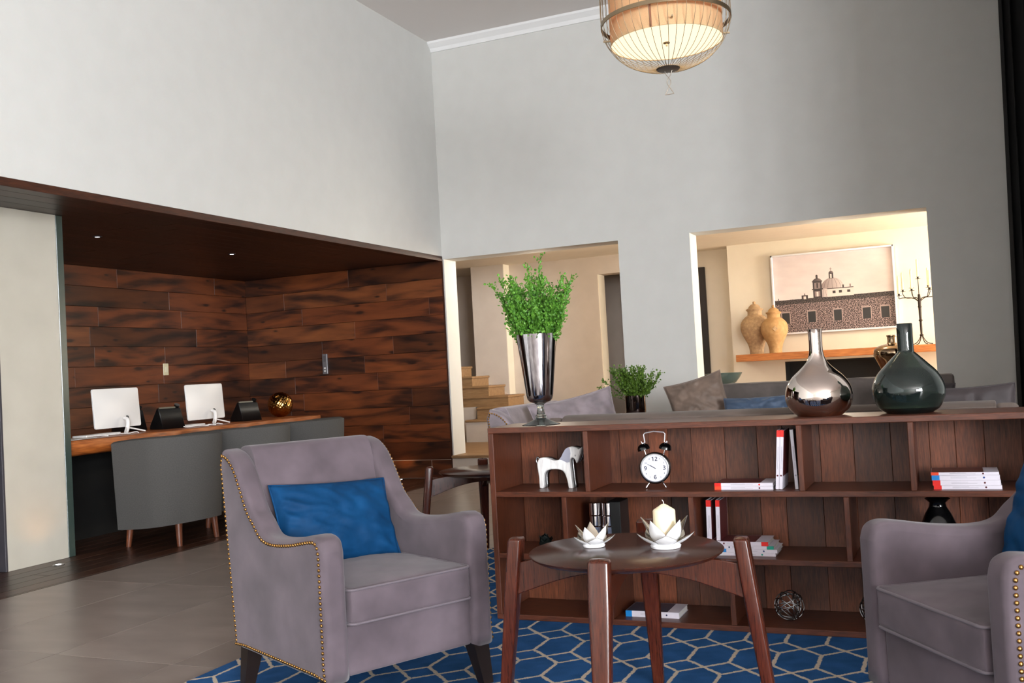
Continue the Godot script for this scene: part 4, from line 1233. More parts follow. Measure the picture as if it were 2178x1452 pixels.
	part(ck, "hour_hand", bx(v3(-0.0016, -0.004, 0.0050), v3(0.0016, 0.022, 0.0055)), ink, v3(0, cy, 0), Basis(Vector3.BACK, deg_to_rad(59)))
	part(ck, "minute_hand", bx(v3(-0.0009, -0.004, 0.0056), v3(0.0009, 0.034, 0.0060)), ink, v3(0, cy, 0), Basis(Vector3.BACK, deg_to_rad(60)))
	for s in [-1.0, 1.0]:
		var bell := MB.new()
		bell.lathe([Vector2(0.026, 0.0), Vector2(0.0255, 0.010), Vector2(0.020, 0.020), Vector2(0.010, 0.0255), Vector2(0, 0.027)], 32, Vector3.ZERO, 60)
		var bb := Basis(Vector3.BACK, -s * deg_to_rad(14))
		part(ck, "bell", bell.done(), M.blackgloss, v3(s * 0.043, cy + 0.073, -0.018), bb)
		var cup := MB.new(); cup.lathe([Vector2(0.0, 0.0008), Vector2(0.025, 0.0008), Vector2(0.025, 0.0)], 32)
		part(ck, "bell_rim", cup.done(), M.chrome, v3(s * 0.043, cy + 0.0735, -0.018), bb)
		var post := MB.new(); post.tube([v3(s * 0.036, cy + 0.052, -0.018), v3(s * 0.044, cy + 0.078, -0.018)], 0.0028, 8)
		post.tube([v3(s * 0.049, cy + 0.098, -0.018), v3(s * 0.053, cy + 0.108, -0.018)], 0.0026, 8)
		part(ck, "bell_post", post.done(), M.chrome)
		var lg := MB.new()
		lg.tube([v3(s * 0.026, cy - 0.058, -0.01), v3(s * 0.036, 0.012, -0.005), v3(s * 0.037, 0.010, -0.005), v3(s * 0.041, 0.0035, -0.003)], [0.0028, 0.0034, 0.0048, 0.0038], 10)
		part(ck, "foot", lg.done(), M.chrome)
	var hd := MB.new()
	hd.tube([v3(-0.052, cy + 0.104, -0.018), v3(-0.046, cy + 0.1, -0.018), v3(-0.038, cy + 0.104, -0.018), v3(-0.042, cy + 0.136, -0.018), v3(-0.036, cy + 0.142, -0.018), v3(0.0, cy + 0.148, -0.018), v3(0.040, cy + 0.143, -0.018), v3(0.046, cy + 0.136, -0.018), v3(0.042, cy + 0.104, -0.018), v3(0.050, cy + 0.1, -0.018), v3(0.055, cy + 0.104, -0.018)], 0.0024, 8)
	part(ck, "handle", hd.done(), mat(Color(0.85, 0.84, 0.86), 0.3, 0.5))
	# pair of ribbed chrome canisters and the dark box beside them
	for k in 2:
		var cm := MB.new()
		cm.lathe([Vector2(0, 0), Vector2(0.026, 0), Vector2(0.026, 0.055), Vector2(0.0285, 0.058), Vector2(0.026, 0.061), Vector2(0.026, 0.098), Vector2(0.0285, 0.101), Vector2(0.026, 0.104), Vector2(0.026, 0.143), Vector2(0.0285, 0.146), Vector2(0.026, 0.149), Vector2(0.026, 0.197), Vector2(0.023, 0.200), Vector2(0, 0.200)], 32, Vector3.ZERO, 30)
		single("chrome_canister", "ribbed chrome canister on the middle shelf, next to the dark box" if k else "ribbed chrome canister on the middle shelf, away from the dark box", "canister", cm.done(), M.chrome, v3(-1.405 + 0.057 * k, s2, -3.99))
	single("dark_box", "matt black upright box behind the chrome canisters", "box", bx(v3(-0.028, 0, -0.06), v3(0.028, 0.205, 0.06), 0.003), M.blackplastic, v3(-1.318, s2, -4.03))
	# dark ornament of overlapping leaves low in the first compartment
	var om := MB.new()
	var r := RandomNumberGenerator.new(); r.seed = 9
	var orn := thing("leaf_ornament", "dark green metal leaf ornament in the end compartment", "ornament", v3(-1.645, s2, -4.0))
	for k in 16:
		var a := TAU * k / 16.0 * 2.0
		var lf := MB.new()
		var rows := []
		for i in 7:
			var t := i / 6.0
			var w := 0.020 * sin(PI * clampf(t, 0.02, 0.98))
			rows.append([v3(-w, 0.03 * t + 0.01 * k / 16.0, 0.05 * t), v3(0, 0.03 * t - 0.004 + 0.01 * k / 16.0, 0.05 * t), v3(w, 0.03 * t + 0.01 * k / 16.0, 0.05 * t)])
		lf.grid(rows)
		part(orn, "leaf", lf.done(), mat(Color(0.06, 0.09, 0.085), 0.4), v3(0, 0.0, 0), Basis(Vector3.UP, a + 0.4 * (k / 8)) * Basis(Vector3.RIGHT, -0.25 - 0.05 * k))
	# black glass vase with flared rim
	var bv := MB.new()
	bv.lathe([Vector2(0, 0), Vector2(0.06, 0), Vector2(0.075, 0.03), Vector2(0.07, 0.10), Vector2(0.045, 0.16), Vector2(0.030, 0.185), Vector2(0.028, 0.200), Vector2(0.045, 0.215), Vector2(0.042, 0.216), Vector2(0.024, 0.2), Vector2(0, 0.19)], 40, Vector3.ZERO, 60)
	single("black_vase", "black glass vase with flared rim on the middle shelf", "vase", bv.done(), M.blackgloss, v3(-0.075, s2, -4.0))
	# knots of polished metal bands
	for k in 2:
		var kb := thing("knot_ball", "openwork ball of polished metal bands, close to the bottom divider" if k == 0 else "openwork ball of polished metal bands, hidden behind the armchair arm", "ornament", v3(-0.630 if k == 0 else -0.315, s0 + 0.058, -3.99), 0.4 * k)
		for j in 9:
			var axis := Vector3(1, 0, 0).rotated(Vector3.UP, TAU * j / 9.0).rotated(Vector3.RIGHT, 0.55 if j % 2 else -0.6).rotated(Vector3.BACK, 0.4 * j)
			var e1 := axis.cross(Vector3(0.3, 0.8, 0.52)).normalized()
			var e2 := axis.cross(e1).normalized()
			var pts := []
			var off := axis.normalized() * (0.022 if j % 3 == 0 else (-0.018 if j % 3 == 1 else 0.0))
			var rad := sqrt(0.0555 * 0.0555 - off.length_squared())
			for s in 40: pts.append(off + (e1 * cos(TAU * s / 40) + e2 * sin(TAU * s / 40)) * rad)
			var tm := MB.new(); tm.tube(pts, 0.0024, 6, true)
			part(kb, "band", tm.done(), M.steel)

# ---------------------------------------------------------------- candles on the coffee table
func lotus(root: Node3D, sc: float):
	var ring := MB.new()
	ring.lathe([Vector2(0, 0.004 * sc), Vector2(0.034 * sc, 0.0), Vector2(0.040 * sc, 0.0), Vector2(0.042 * sc, 0.006 * sc), Vector2(0.036 * sc, 0.012 * sc), Vector2(0.018 * sc, 0.012 * sc), Vector2(0, 0.012 * sc)], 40)
	part(root, "base_ring", ring.done(), M.porcelain)
	for layer in 2:
		var cnt := 5
		for k in cnt:
			var a := TAU * (k + (0.5 if layer else 0.0)) / cnt + 0.3
			var ln: float = (0.066 if layer == 0 else 0.072) * sc
			var wd: float = (0.030 if layer == 0 else 0.0275) * sc
			for shell in 2:
				var rows := []
				for i in 13:
					var t := i / 12.0
					# outer petals open wide, inner ones stand up; both curl in towards the tip
					var tilt := lerpf(0.25, 1.0, t) if layer == 0 else lerpf(0.75, 1.45, t)
					var rr: float
					var yy: float
					if layer == 0:
						rr = (0.026 + 0.062 * t - 0.006 * t * t) * sc; yy = (0.008 + 0.010 * t + 0.026 * t * t) * sc
					else:
						rr = (0.026 + 0.040 * t + 0.002 * t * t) * sc; yy = (0.010 + 0.058 * t + 0.014 * t * t) * sc
					var w := wd * pow(sin(PI * clampf(0.16 + 0.84 * t, 0.0, 1.0)), 0.9) * (1.0 - 0.35 * t * t) * (1.0 if t < 0.999 else 0.0)
					var row := []
					for j in 9:
						var s := -1.0 + 2.0 * j / 8.0
						var cup := 0.30 * w * s * s
						row.append(v3(w * s, yy + (cup if layer == 0 else 0.0) + (0.0012 * sc if shell else 0.0) * (1.0 if layer == 0 else 0.0), rr - (0.0 if layer == 0 else cup) - (0.0014 * sc if shell and layer == 1 else 0.0)))
					rows.append(row)
				var pm := MB.new(); pm.grid(rows, false, false, shell == 1)
				part(root, "petal" if shell == 0 else "petal_lining", pm.done(), M.porcelain if shell == 0 else M.petalsilver, Vector3.ZERO, Basis(Vector3.UP, a))

func candle_holders():
	var y := 0.009 + 0.511
	var a := thing("lotus_holder", "smaller white lotus candle holder, empty, on the coffee table", "candle holder", v3(-1.005, y, -2.825), 0.2)
	lotus(a, 0.80)
	var b := thing("lotus_holder", "larger white lotus candle holder carrying a pillar candle", "candle holder", v3(-0.788, y, -2.835), 0.0)
	lotus(b, 1.06)
	var c := thing("pillar_candle", "short ivory pillar candle standing in the larger lotus holder", "candle", v3(-0.788, y + 0.013, -2.835))
	var cm := MB.new()
	cm.lathe([Vector2(0, 0), Vector2(0.031, 0), Vector2(0.0325, 0.002), Vector2(0.0325, 0.092), Vector2(0.030, 0.096), Vector2(0.006, 0.1115), Vector2(0, 0.112)], 36)
	part(c, "wax", cm.done(), M.wax)
	var wk := MB.new(); wk.tube(spline3([v3(0, 0.110, 0), v3(0, 0.118, 0), v3(-0.004, 0.124, 0)], 4), 0.0011, 6)
	part(c, "wick", wk.done(), M.paper)

# ---------------------------------------------------------------- far room
func far_room():
	for e in [["pale buff clay jar with lid, the taller of the pair on the mantel", -2.09, -12.02, 1.04, "clay1"], ["ochre clay jar with lid, the shorter of the pair on the mantel", -1.84, -11.82, 0.92, "clay2"]]:
		var j := thing("lidded_jar", e[0], "jar", v3(e[1], 1.1105, e[2]))
		var s: float = e[3]
		var bm := MB.new()
		var pr := spline([Vector2(0.078, 0.0), Vector2(0.080, 0.05), Vector2(0.098, 0.12), Vector2(0.142, 0.21), Vector2(0.168, 0.29), Vector2(0.155, 0.37), Vector2(0.110, 0.425), Vector2(0.082, 0.445), Vector2(0.080, 0.49)], 5)
		var prof: Array = [Vector2(0, 0)]
		for q in pr: prof.append(q)
		prof.append_array([Vector2(0.092, 0.497), Vector2(0.092, 0.505), Vector2(0, 0.505)])
		for k in prof.size(): prof[k] = prof[k] * s
		bm.lathe(prof, 48, Vector3.ZERO, 60)
		part(j, "body", bm.done(), M[e[4]])
		var lid := MB.new()
		prof = [Vector2(0, 0.505), Vector2(0.097, 0.505), Vector2(0.097, 0.512), Vector2(0.070, 0.522), Vector2(0.060, 0.545), Vector2(0.035, 0.567), Vector2(0.014, 0.573), Vector2(0.020, 0.585), Vector2(0.014, 0.600), Vector2(0, 0.602)]
		for k in prof.size(): prof[k] = prof[k] * s
		lid.lathe(prof, 40, Vector3.ZERO, 60)
		part(j, "lid", lid.done(), M[e[4]])
		var sp := PackedVector2Array()
		for k in 16: sp.append(Vector2(cos(TAU * k / 16), sin(TAU * k / 16)) * (0.030 + 0.006 * cos(TAU * k / 16 * 4)) * s)
		var sm := MB.new(); sm.slab(sp, 0.0, 0.014, 0.004, 2)
		part(j, "relief_medallion", sm.done(), M.clay1, v3(0.03 * s, 0.30 * s, 0.155 * s), Basis(Vector3.UP, 0.18))
	# framed photograph: sky, church towers, a stone wall with barred windows
	var W := 640; var H := 440
	var im := Image.create(W, H, true, Image.FORMAT_RGB8)
	var sky := noise(0.006, 4, 3); var st := noise(0.09, 3, 4); var st2 := noise(0.16, 2, 5)
	for y in H:
		for x in W:
			var k := clampf(0.5 + sky.get_noise_2d(x, y * 2.5) * 0.6, 0, 1)
			im.set_pixel(x, y, Color(0.80, 0.75, 0.76).lerp(Color(0.90, 0.86, 0.85), clampf(k * 0.5 + 0.5 * y / H, 0, 1)))
	var wall_top := func(x: float) -> float: return 252.0 - 0.012 * (x - 0.0)
	for y in range(236, H):
		for x in W:
			if y < wall_top.call(x): continue
			var c := Color(0.42, 0.34, 0.34)
			var q := st.get_noise_2d(x * 1.3, y * 1.9) + 0.6 * st2.get_noise_2d(x, y * 1.4)
			c = Color(0.13, 0.09, 0.10).lerp(Color(0.66, 0.58, 0.57), clampf(0.45 + q * 2.6, 0, 1))
			if y < wall_top.call(x) + 26: c = c.darkened(0.45)
			im.set_pixel(x, y, c)
	var dk := Color(0.20, 0.17, 0.18); var md := Color(0.52, 0.46, 0.46); var lt := Color(0.84, 0.79, 0.78)
	var disc := func(cx: int, cy: int, rx: int, ry: int, c1: Color, c2: Color, half: bool):
		for y in range(cy - ry, cy + (0 if half else ry)):
			for x in range(cx - rx, cx + rx):
				var u := float(x - cx) / rx; var w := float(y - cy) / ry
				if u * u + w * w <= 1.0 and x >= 0 and x < W and y >= 0 and y < H:
					im.set_pixel(x, y, (dk if absf(fposmod(asin(clampf(u / sqrt(maxf(1.0 - w * w, 0.01)), -1, 1)) * 2.5, 1.0) - 0.5) > 0.47 else c1.lerp(c2, u * 0.5 + 0.5)))
	disc.call(318, 205, 62, 62, md, lt, true)                       # great dome
	disc.call(268, 250, 40, 50, md.lightened(0.2), lt, true)         # low dome
	im.fill_rect(Rect2i(290, 205, 140, 46), lt); im.fill_rect(Rect2i(290, 203, 140, 4), dk)
	for x in [318, 352, 396]: im.fill_rect(Rect2i(x, 218, 16, 14), dk)
	im.fill_rect(Rect2i(303, 118, 24, 30), dk); im.fill_rect(Rect2i(310, 122, 9, 24), lt); disc.call(315, 119, 13, 14, dk, md, true); im.fill_rect(Rect2i(313, 86, 3, 22), md); im.fill_rect(Rect2i(308, 92, 13, 3), md)
	im.fill_rect(Rect2i(214, 160, 48, 90), dk); im.fill_rect(Rect2i(222, 166, 32, 34), md); im.fill_rect(Rect2i(234, 168, 8, 28), dk); im.fill_rect(Rect2i(222, 214, 30, 30), md); im.fill_rect(Rect2i(232, 218, 10, 26), lt)
	disc.call(238, 162, 26, 22, dk, md, true); im.fill_rect(Rect2i(232, 126, 11, 18), dk); disc.call(237, 128, 6, 8, dk, dk, false); im.fill_rect(Rect2i(208, 200, 60, 6), dk); im.fill_rect(Rect2i(210, 156, 56, 5), dk)
	im.fill_rect(Rect2i(150, 232, 34, 22), dk); im.fill_rect(Rect2i(160, 238, 14, 16), lt); im.fill_rect(Rect2i(165, 222, 4, 12), dk); im.fill_rect(Rect2i(20, 240, 4, 14), dk); im.fill_rect(Rect2i(410, 186, 7, 22), md); im.fill_rect(Rect2i(372, 188, 8, 18), dk)
	for x in [36, 178, 318, 470, 566]:
		im.fill_rect(Rect2i(x - 5, 318, 52, 70), Color(0.62, 0.55, 0.54)); im.fill_rect(Rect2i(x, 326, 42, 62), Color(0.15, 0.15, 0.16))
	im.generate_mipmaps()
	# frame corners read off the chimney wall
	var fr := thing("framed_photograph", "silver-framed black and white photograph of church domes above a stone wall", "picture", v3(-1.20, 1.795, -12.185))
	var hw := 0.69; var hh := 0.475
	var back := bx(v3(-hw, -hh, 0), v3(hw, hh, 0.02))
	part(fr, "backing", back, M.white)
	for e in [[-hw, -hh, hw, -hh + 0.022], [-hw, hh - 0.022, hw, hh], [-hw, -hh, -hw + 0.022, hh], [hw - 0.022, -hh, hw, hh]]:
		part(fr, "frame_bar", bx(v3(e[0], e[1], 0.0), v3(e[2], e[3], 0.055), 0.003), mat(Color(0.86, 0.86, 0.88), 0.35, 0.3))
	var pc := MB.new()
	pc.quad(v3(-hw + 0.02, -hh + 0.02, 0.0215), v3(hw - 0.02, -hh + 0.02, 0.0215), v3(hw - 0.02, hh - 0.02, 0.0215), v3(-hw + 0.02, hh - 0.02, 0.0215), Vector2(0, 1), Vector2(1, 1), Vector2(1, 0), Vector2(0, 0))
	part(fr, "print", pc.done(), mat_tex(ImageTexture.create_from_image(im), Color.WHITE, 0.5))
	# wrought iron candelabrum with slim candles
	var cd := thing("candelabrum", "slender wrought iron candelabrum with curved arms on the mantel", "candelabrum", v3(-0.27, 1.1105, -11.95))
	var stem := MB.new()
	stem.tube([v3(0, 0.10, 0), v3(0, 0.30, 0), v3(0, 0.47, 0), v3(0, 0.56, 0)], [0.012, 0.014, 0.018, 0.014], 10)
	for q in [0.105, 0.27, 0.42]: stem.sphere(v3(0, q, 0), 0.021, 12, 8, v3(1, 0.7, 1))
	part(cd, "stem", stem.done(), M.iron)
	for k in 4:
		var a := TAU * k / 4 + 0.5
		var m := MB.new()
		m.tube(spline3([v3(0.008, 0.11, 0), v3(0.03, 0.06, 0), v3(0.07, 0.018, 0), v3(0.125, 0.005, 0)], 5), 0.005, 8)
		part(cd, "foot", m.done(), M.iron, Vector3.ZERO, Basis(Vector3.UP, a))
	var tips := [[-0.205, 0.555, 0.03], [-0.165, 0.60, -0.05], [-0.07, 0.60, 0.06], [-0.072, 0.635, -0.05], [0.0, 0.73, 0.0], [0.115, 0.60, 0.05], [0.10, 0.63, -0.05], [0.205, 0.64, 0.0]]
	for t in tips:
		var m := MB.new()
		if absf(t[0]) < 0.01: m.tube([v3(0, 0.54, 0), v3(0, t[1], 0)], 0.004, 8)
		else: m.tube(spline3([v3(0, 0.47, 0), v3(t[0] * 0.3, 0.52, t[2] * 0.3), v3(t[0] * 0.8, 0.53, t[2] * 0.8), v3(t[0], t[1] - 0.03, t[2]), v3(t[0], t[1], t[2])], 5), 0.0045, 8)
		m.lathe([Vector2(0.0, 0), Vector2(0.030, 0.003), Vector2(0.030, 0.006), Vector2(0.010, 0.006), Vector2(0.010, 0.022), Vector2(0.017, 0.026), Vector2(0, 0.026)], 16, v3(t[0], t[1] - 0.002, t[2]))
		part(cd, "arm", m.done(), M.iron)
		var c := MB.new(); c.lathe([Vector2(0, 0), Vector2(0.012, 0), Vector2(0.011, 0.185), Vector2(0.003, 0.20), Vector2(0, 0.20)], 14)
		single("taper_candle", "slim cream taper candle on the tallest, middle stem of the candelabrum" if absf(t[0]) < 0.01 else "slim cream taper candle on a curved arm of the iron candelabrum", "candle", c.done(), M.wax, v3(-0.27 + t[0], 1.1105 + t[1] + 0.0245, -11.95 + t[2]), Basis(), "tapers in the candelabrum")

# ---------------------------------------------------------------- reception niche
func reception():
	var d := thing("reception_desk", "long live-edge wooden reception desk above a black panel", "desk", v3(0, 0, 0))
	var rows := []
	var f := noise(1.3, 3, 88)
	var slab := MB.new()
	for i in 41:
		var z := lerpf(-4.89, -7.80, i / 40.0)
		var e := -5.40 + 0.03 * f.get_noise_1d(z * 2.0)
		var top := 0.755; var lo: float = 0.652 + 0.012 * f.get_noise_1d(z * 3.0 + 40.0)
		rows.append([v3(-6.25, lo, z), v3(e - 0.03, lo, z), v3(e, lo + 0.02, z), v3(e - 0.004, (lo + top) / 2, z), v3(e, top - 0.008, z), v3(e - 0.01, top, z), v3(-6.25, top, z)])
	slab.grid(rows, true, false, true)
	for e in [0, 40]:
		var rr: Array = rows[e]
		for k in range(1, 6):
			if e == 0: slab.tri(rr[0], rr[k], rr[k + 1])
			else: slab.tri(rr[0], rr[k + 1], rr[k])
	part(d, "desktop", slab.done(), M.desk)
	part(d, "front_panel", bx(v3(-5.95, 0.0, -7.6), v3(-5.92, 0.655, -4.89)), M.black)
	part(d, "end_panel", bx(v3(-6.2, 0.0, -7.63), v3(-5.45, 0.655, -7.6)), M.black)
	rebase(d, v3(-5.9, 0, -6.3))
	# three tub chairs facing the desk
	var names := ["beside the pale column", "in the middle of the row at the desk", "at the free end of the desk"]
	for k in 3:
		var c := thing("tub_chair", "grey felt tub chair with wooden legs, %s" % names[k], "chair", v3(-5.02, 0, [-5.47, -6.27, -7.03][k]), -PI / 2, "tub chairs at the reception desk")
		# local z forward (towards the desk); shell is a U open to the front, lower edge bowed
		var shell := []
		for i in 15:
			var row := []
			var t := i / 14.0
			for j in 61:
				var a := -PI * 0.5 - 0.0 + (PI + 0.0) * j / 60.0        # round the back from arm to arm
				row.append(Vector2(a, t))
			shell.append(row)
		var outer := []; var inner := []
		for i in 15:
			var ro := []; var ri := []
			var t := i / 14.0
			for j in 81:
				var s := j / 80.0
				# path: arm, half round back, arm
				var p: Vector2; var nn: Vector2
				var R := 0.295; var arm := 0.26
				var L := arm * 2 + PI * R
				var q := s * L
				if q < arm: p = Vector2(-R, arm - q); nn = Vector2(-1, 0)
				elif q > L - arm: p = Vector2(R, q - (L - arm)); nn = Vector2(1, 0)
				else:
					var g := PI + (q - arm) / R
					p = Vector2(cos(g), sin(g)) * R; nn = Vector2(cos(g), sin(g))
				var lean := 0.03 * t
				var hgt: float = lerpf(0.145 + 0.022 * cos((s - 0.5) * TAU), 0.742 - 0.03 * pow(absf(s - 0.5) * 2.0, 3.0), t)
				var a2 := p + nn * lean; var b2 := p + nn * (lean - 0.055)
				ro.append(v3(a2.x, hgt, a2.y + 0.0)); ri.append(v3(b2.x, hgt, b2.y))
			outer.append(ro); inner.append(ri)
		var mb := MB.new()
		mb.grid(outer); mb.grid(inner, false, false, true)
		var rim := []
		for j in 81: rim.append([outer[14][j], (outer[14][j] + inner[14][j]) / 2 + v3(0, 0.012, 0), inner[14][j]])
		mb.grid(rim, false, false, true)
		var low := []
		for j in 81: low.append([inner[0][j], outer[0][j]])
		mb.grid(low, false, false, true)
		for e in [0, 80]:
			var fr := []
			for i in 15: fr.append([outer[i][e], inner[i][e]])
			mb.grid(fr, false, false, e == 80)
		part(c, "shell", mb.done(), M.feltgrey)
		part(c, "seat", pad_mesh(v3(-0.19, 0.19, -0.13), v3(0.19, 0.46, 0.27), 0.03, 0.01), M.feltgrey)
		for p in [[-0.235, 0.20], [0.235, 0.20], [-0.175, -0.165], [0.175, -0.165]]:
			var lg := MB.new()
			lg.tube([v3(p[0] * 1.06, 0.0, p[1] * 1.08), v3(p[0], 0.17, p[1]), v3(p[0], 0.20, p[1])], [0.017, 0.025, 0.025], 10)
			part(c, "leg", lg.done(), M.chairleg)
	# computers, their backs to the lounge
	var spots := [[-5.66, "nearer the pale column"], [-6.63, "nearer the gold ball"]]
	for k in 2:
		var c := thing("desktop_computer", "white all-in-one computer seen from behind on the desk, %s" % spots[k][1], "computer", v3(-5.72, 0.756, spots[k][0]), PI / 2 + [0.02, 0.02][k], "computers on the reception desk")
		# local z towards the lounge: rounded, slightly bellied back
		var o := PackedVector2Array()
		for q in [[0.23, 0.34, 0], [-0.23, 0.34, 1], [-0.23, 0.045, 2], [0.23, 0.045, 3]]:
			for s in 5:
				var g: float = PI / 2 * (s / 4.0 + q[2])
				o.append(Vector2(q[0] - signf(q[0]) * 0.016 + cos(g) * 0.016, q[1] - (0.016 if q[2] < 2 else -0.016) + sin(g) * 0.016))
		var m := MB.new(); m.slab(o, -0.012, 0.004, 0.004, 3)
		part(c, "housing", m.done(), M.whiteplastic, v3(0, 0, 0), Basis(Vector3.RIGHT, deg_to_rad(-4)))
		var bl := MB.new()
		var rws := []
		for i in 13:
			var row := []
			for j in 17:
				var u := -1.0 + j / 8.0; var w := -1.0 + i / 6.0
				row.append(v3(u * 0.222, 0.1925 + w * 0.14, 0.0042 + 0.022 * (1.0 - u * u) * (1.0 - w * w)))
			rws.append(row)
		bl.grid(rws)
		part(c, "back_shell", bl.done(), M.whiteplastic, Vector3.ZERO, Basis(Vector3.RIGHT, deg_to_rad(-4)))
		part(c, "screen", bx(v3(-0.22, 0.06, -0.014), v3(0.22, 0.33, -0.0125)), M.blackgloss, Vector3.ZERO, Basis(Vector3.RIGHT, deg_to_rad(-4)))
		var stnd := MB.new()
		stnd.tube(spline3([v3(0.02, 0.115, 0.030), v3(0.02, 0.10, 0.065), v3(0.015, 0.05, 0.070), v3(0.0, 0.005, 0.065)], 5), [0.012, 0.013, 0.014, 0.014, 0.015, 0.016, 0.016, 0.016, 0.016, 0.016, 0.016, 0.016, 0.016, 0.016, 0.016, 0.014], 10)
		part(c, "stand", stnd.done(), M.whiteplastic)
		for s in [[-0.02, 0.10, 0.13], [0.10, 0.04, 0.10], [0.02, -0.08, 0.0]]:
			var ft := MB.new(); ft.tube([v3(0.01, 0.045, 0.065), v3(s[0] + 0.06 * signf(s[0]), 0.006, s[2])], 0.006, 8)
			part(c, "foot", ft.done(), M.whiteplastic)
		var cb := MB.new(); cb.tube(spline3([v3(0.055, 0.125, 0.022), v3(0.06, 0.12, 0.035), v3(0.068, 0.06, 0.03), v3(0.07, 0.03, 0.0)], 4), 0.005, 8)
		part(c, "cable", cb.done(), M.blackplastic)
		# keyboard beyond, cables spilling beside
		single("keyboard", "flat white keyboard on the desk by the computer %s" % spots[k][1], "keyboard", bx(v3(-0.06, 0, -0.19), v3(0.06, 0.016, 0.19), 0.004), M.whiteplastic, v3(-5.66 - 0.05 * k, 0.756, spots[k][0] + 0.27), Basis(Vector3.UP, 0.15))
		var cbm := MB.new()
		var r := RandomNumberGenerator.new(); r.seed = 30 + k
		var pp := []
		for s in 14: pp.append(v3(r.randf_range(-0.07, 0.07), 0.004 + 0.006 * (s % 2), -0.16 + 0.028 * s + r.randf_range(-0.05, 0.05)))
		cbm.tube(spline3(pp, 4), 0.0035, 6)
		single("white_cable", "tangled white cable on the desk by the computer %s" % spots[k][1], "cable", cbm.done(), M.whiteplastic, v3(-5.53, 0.756, spots[k][0] + 0.20))
	single("paper_sheet", "sheet of paper lying on the desk next to the column", "paper", bx(v3(-0.11, 0, -0.15), v3(0.11, 0.002, 0.15)), M.paper, v3(-5.56, 0.756, -5.05), Basis(Vector3.UP, 0.2))
	var ms := MB.new(); ms.sphere(Vector3.ZERO, 0.05, 16, 8, v3(0.7, 0.35, 1.1))
	single("computer_mouse", "pale computer mouse on the desk next to the column", "mouse", ms.done(), M.whiteplastic, v3(-5.50, 0.772, -4.92))
	# office telephones
	var ph := [[-6.16, -5.72, "between the two computers"], [-6.02, -5.98, "behind the other telephone"], [-7.10, -5.70, "next to the gold ball"]]
	for k in 3:
		var t := thing("desk_telephone", "black office telephone on the desk, %s" % ph[k][2], "telephone", v3(ph[k][1], 0.756, ph[k][0]), PI / 2 - 0.25, "telephones on the reception desk")
		var w := MB.new()
		w.slab(PackedVector2Array([Vector2(-0.09, 0.0), Vector2(0.10, 0.0), Vector2(0.045, 0.155), Vector2(0.02, 0.165), Vector2(-0.085, 0.03)]), -0.10, 0.10, 0.006, 2)
		part(t, "body", w.done(), M.blackplastic, Vector3.ZERO, Basis(Vector3(0, 0, 1), Vector3(0, 1, 0), Vector3(-1, 0, 0)))
		part(t, "display", bx(v3(-0.085, 0.158, 0.02), v3(0.06, 0.172, 0.034), 0.002), mat(Color(0.35, 0.33, 0.28), 0.4))
		var hs := MB.new(); hs.tube(spline3([v3(0.085, 0.03, -0.075), v3(0.085, 0.10, -0.035), v3(0.085, 0.185, 0.02)], 5), [0.022, 0.02, 0.017, 0.016, 0.016, 0.016, 0.016, 0.016, 0.017, 0.02, 0.022], 10)
		part(t, "handset", hs.done(), M.blackplastic)
	# hammered gold ball
	var rows2 := []
	var pts := []
	for k in 260:
		var yy := 1.0 - 2.0 * (k + 0.5) / 260.0
		var a := k * 2.399963
		pts.append(v3(sqrt(1 - yy * yy) * cos(a), yy, sqrt(1 - yy * yy) * sin(a)))
	for i in 65:
		var row := []
		var th := PI * i / 64
		for j in 128:
			var g := TAU * j / 128
			var dd := v3(sin(th) * cos(g), -cos(th), -sin(th) * sin(g))
			var best := -1.0
			for p in pts:
				var e: float = dd.dot(p)
				if e > best: best = e
			row.append(dd * 0.118 * (1.0 - 0.035 * clampf(1.0 - acos(clampf(best, -1, 1)) / 0.13, 0, 1)))
		rows2.append(row)
	var gb := MB.new(); gb.grid(rows2, true)
	single("gold_ball", "hammered gold globe standing on the end of the desk", "ornament", gb.done(), M.gold, v3(-5.75, 0.756 + 0.114, -7.67))
	# plates on the plank walls
	var sw := thing("light_switch", "ivory light switch plate on the plank wall behind the desk", "switch", v3(-7.2975, 1.275, -7.87), PI / 2)
	part(sw, "plate", bx(v3(-0.037, -0.06, 0), v3(0.037, 0.06, 0.008), 0.003), mat(Color(0.84, 0.80, 0.66), 0.4))
	part(sw, "rocker", bx(v3(-0.017, -0.03, 0.008), v3(0.017, 0.03, 0.012), 0.002), mat(Color(0.88, 0.85, 0.74), 0.4))
	var ic := thing("wall_intercom", "narrow silver wall intercom on the plank side wall", "intercom", v3(-6.255, 1.255, ZB + 0.003))
	part(ic, "plate", bx(v3(-0.032, -0.11, 0), v3(0.032, 0.11, 0.022), 0.004), mat(Color(0.50, 0.49, 0.50), 0.35, 0.5))
	for k in 6: part(ic, "speaker_slot", bx(v3(-0.015, 0.03 + 0.010 * k, 0.022), v3(0.015, 0.034 + 0.010 * k, 0.0226)), M.charcoal)
	for k in 2: part(ic, "button", bx(v3(-0.012, -0.085 + 0.03 * k, 0.022), v3(0.012, -0.067 + 0.03 * k, 0.025), 0.001), M.whiteplastic)
	# small recessed lights: two in the niche ceiling, two in its floor
	var lampmat := mat(Color(1, 1, 1), 0.5)
	lampmat.emission_enabled = true; lampmat.emission = Color(1.0, 0.97, 1.0); lampmat.emission_energy_multiplier = 6.0
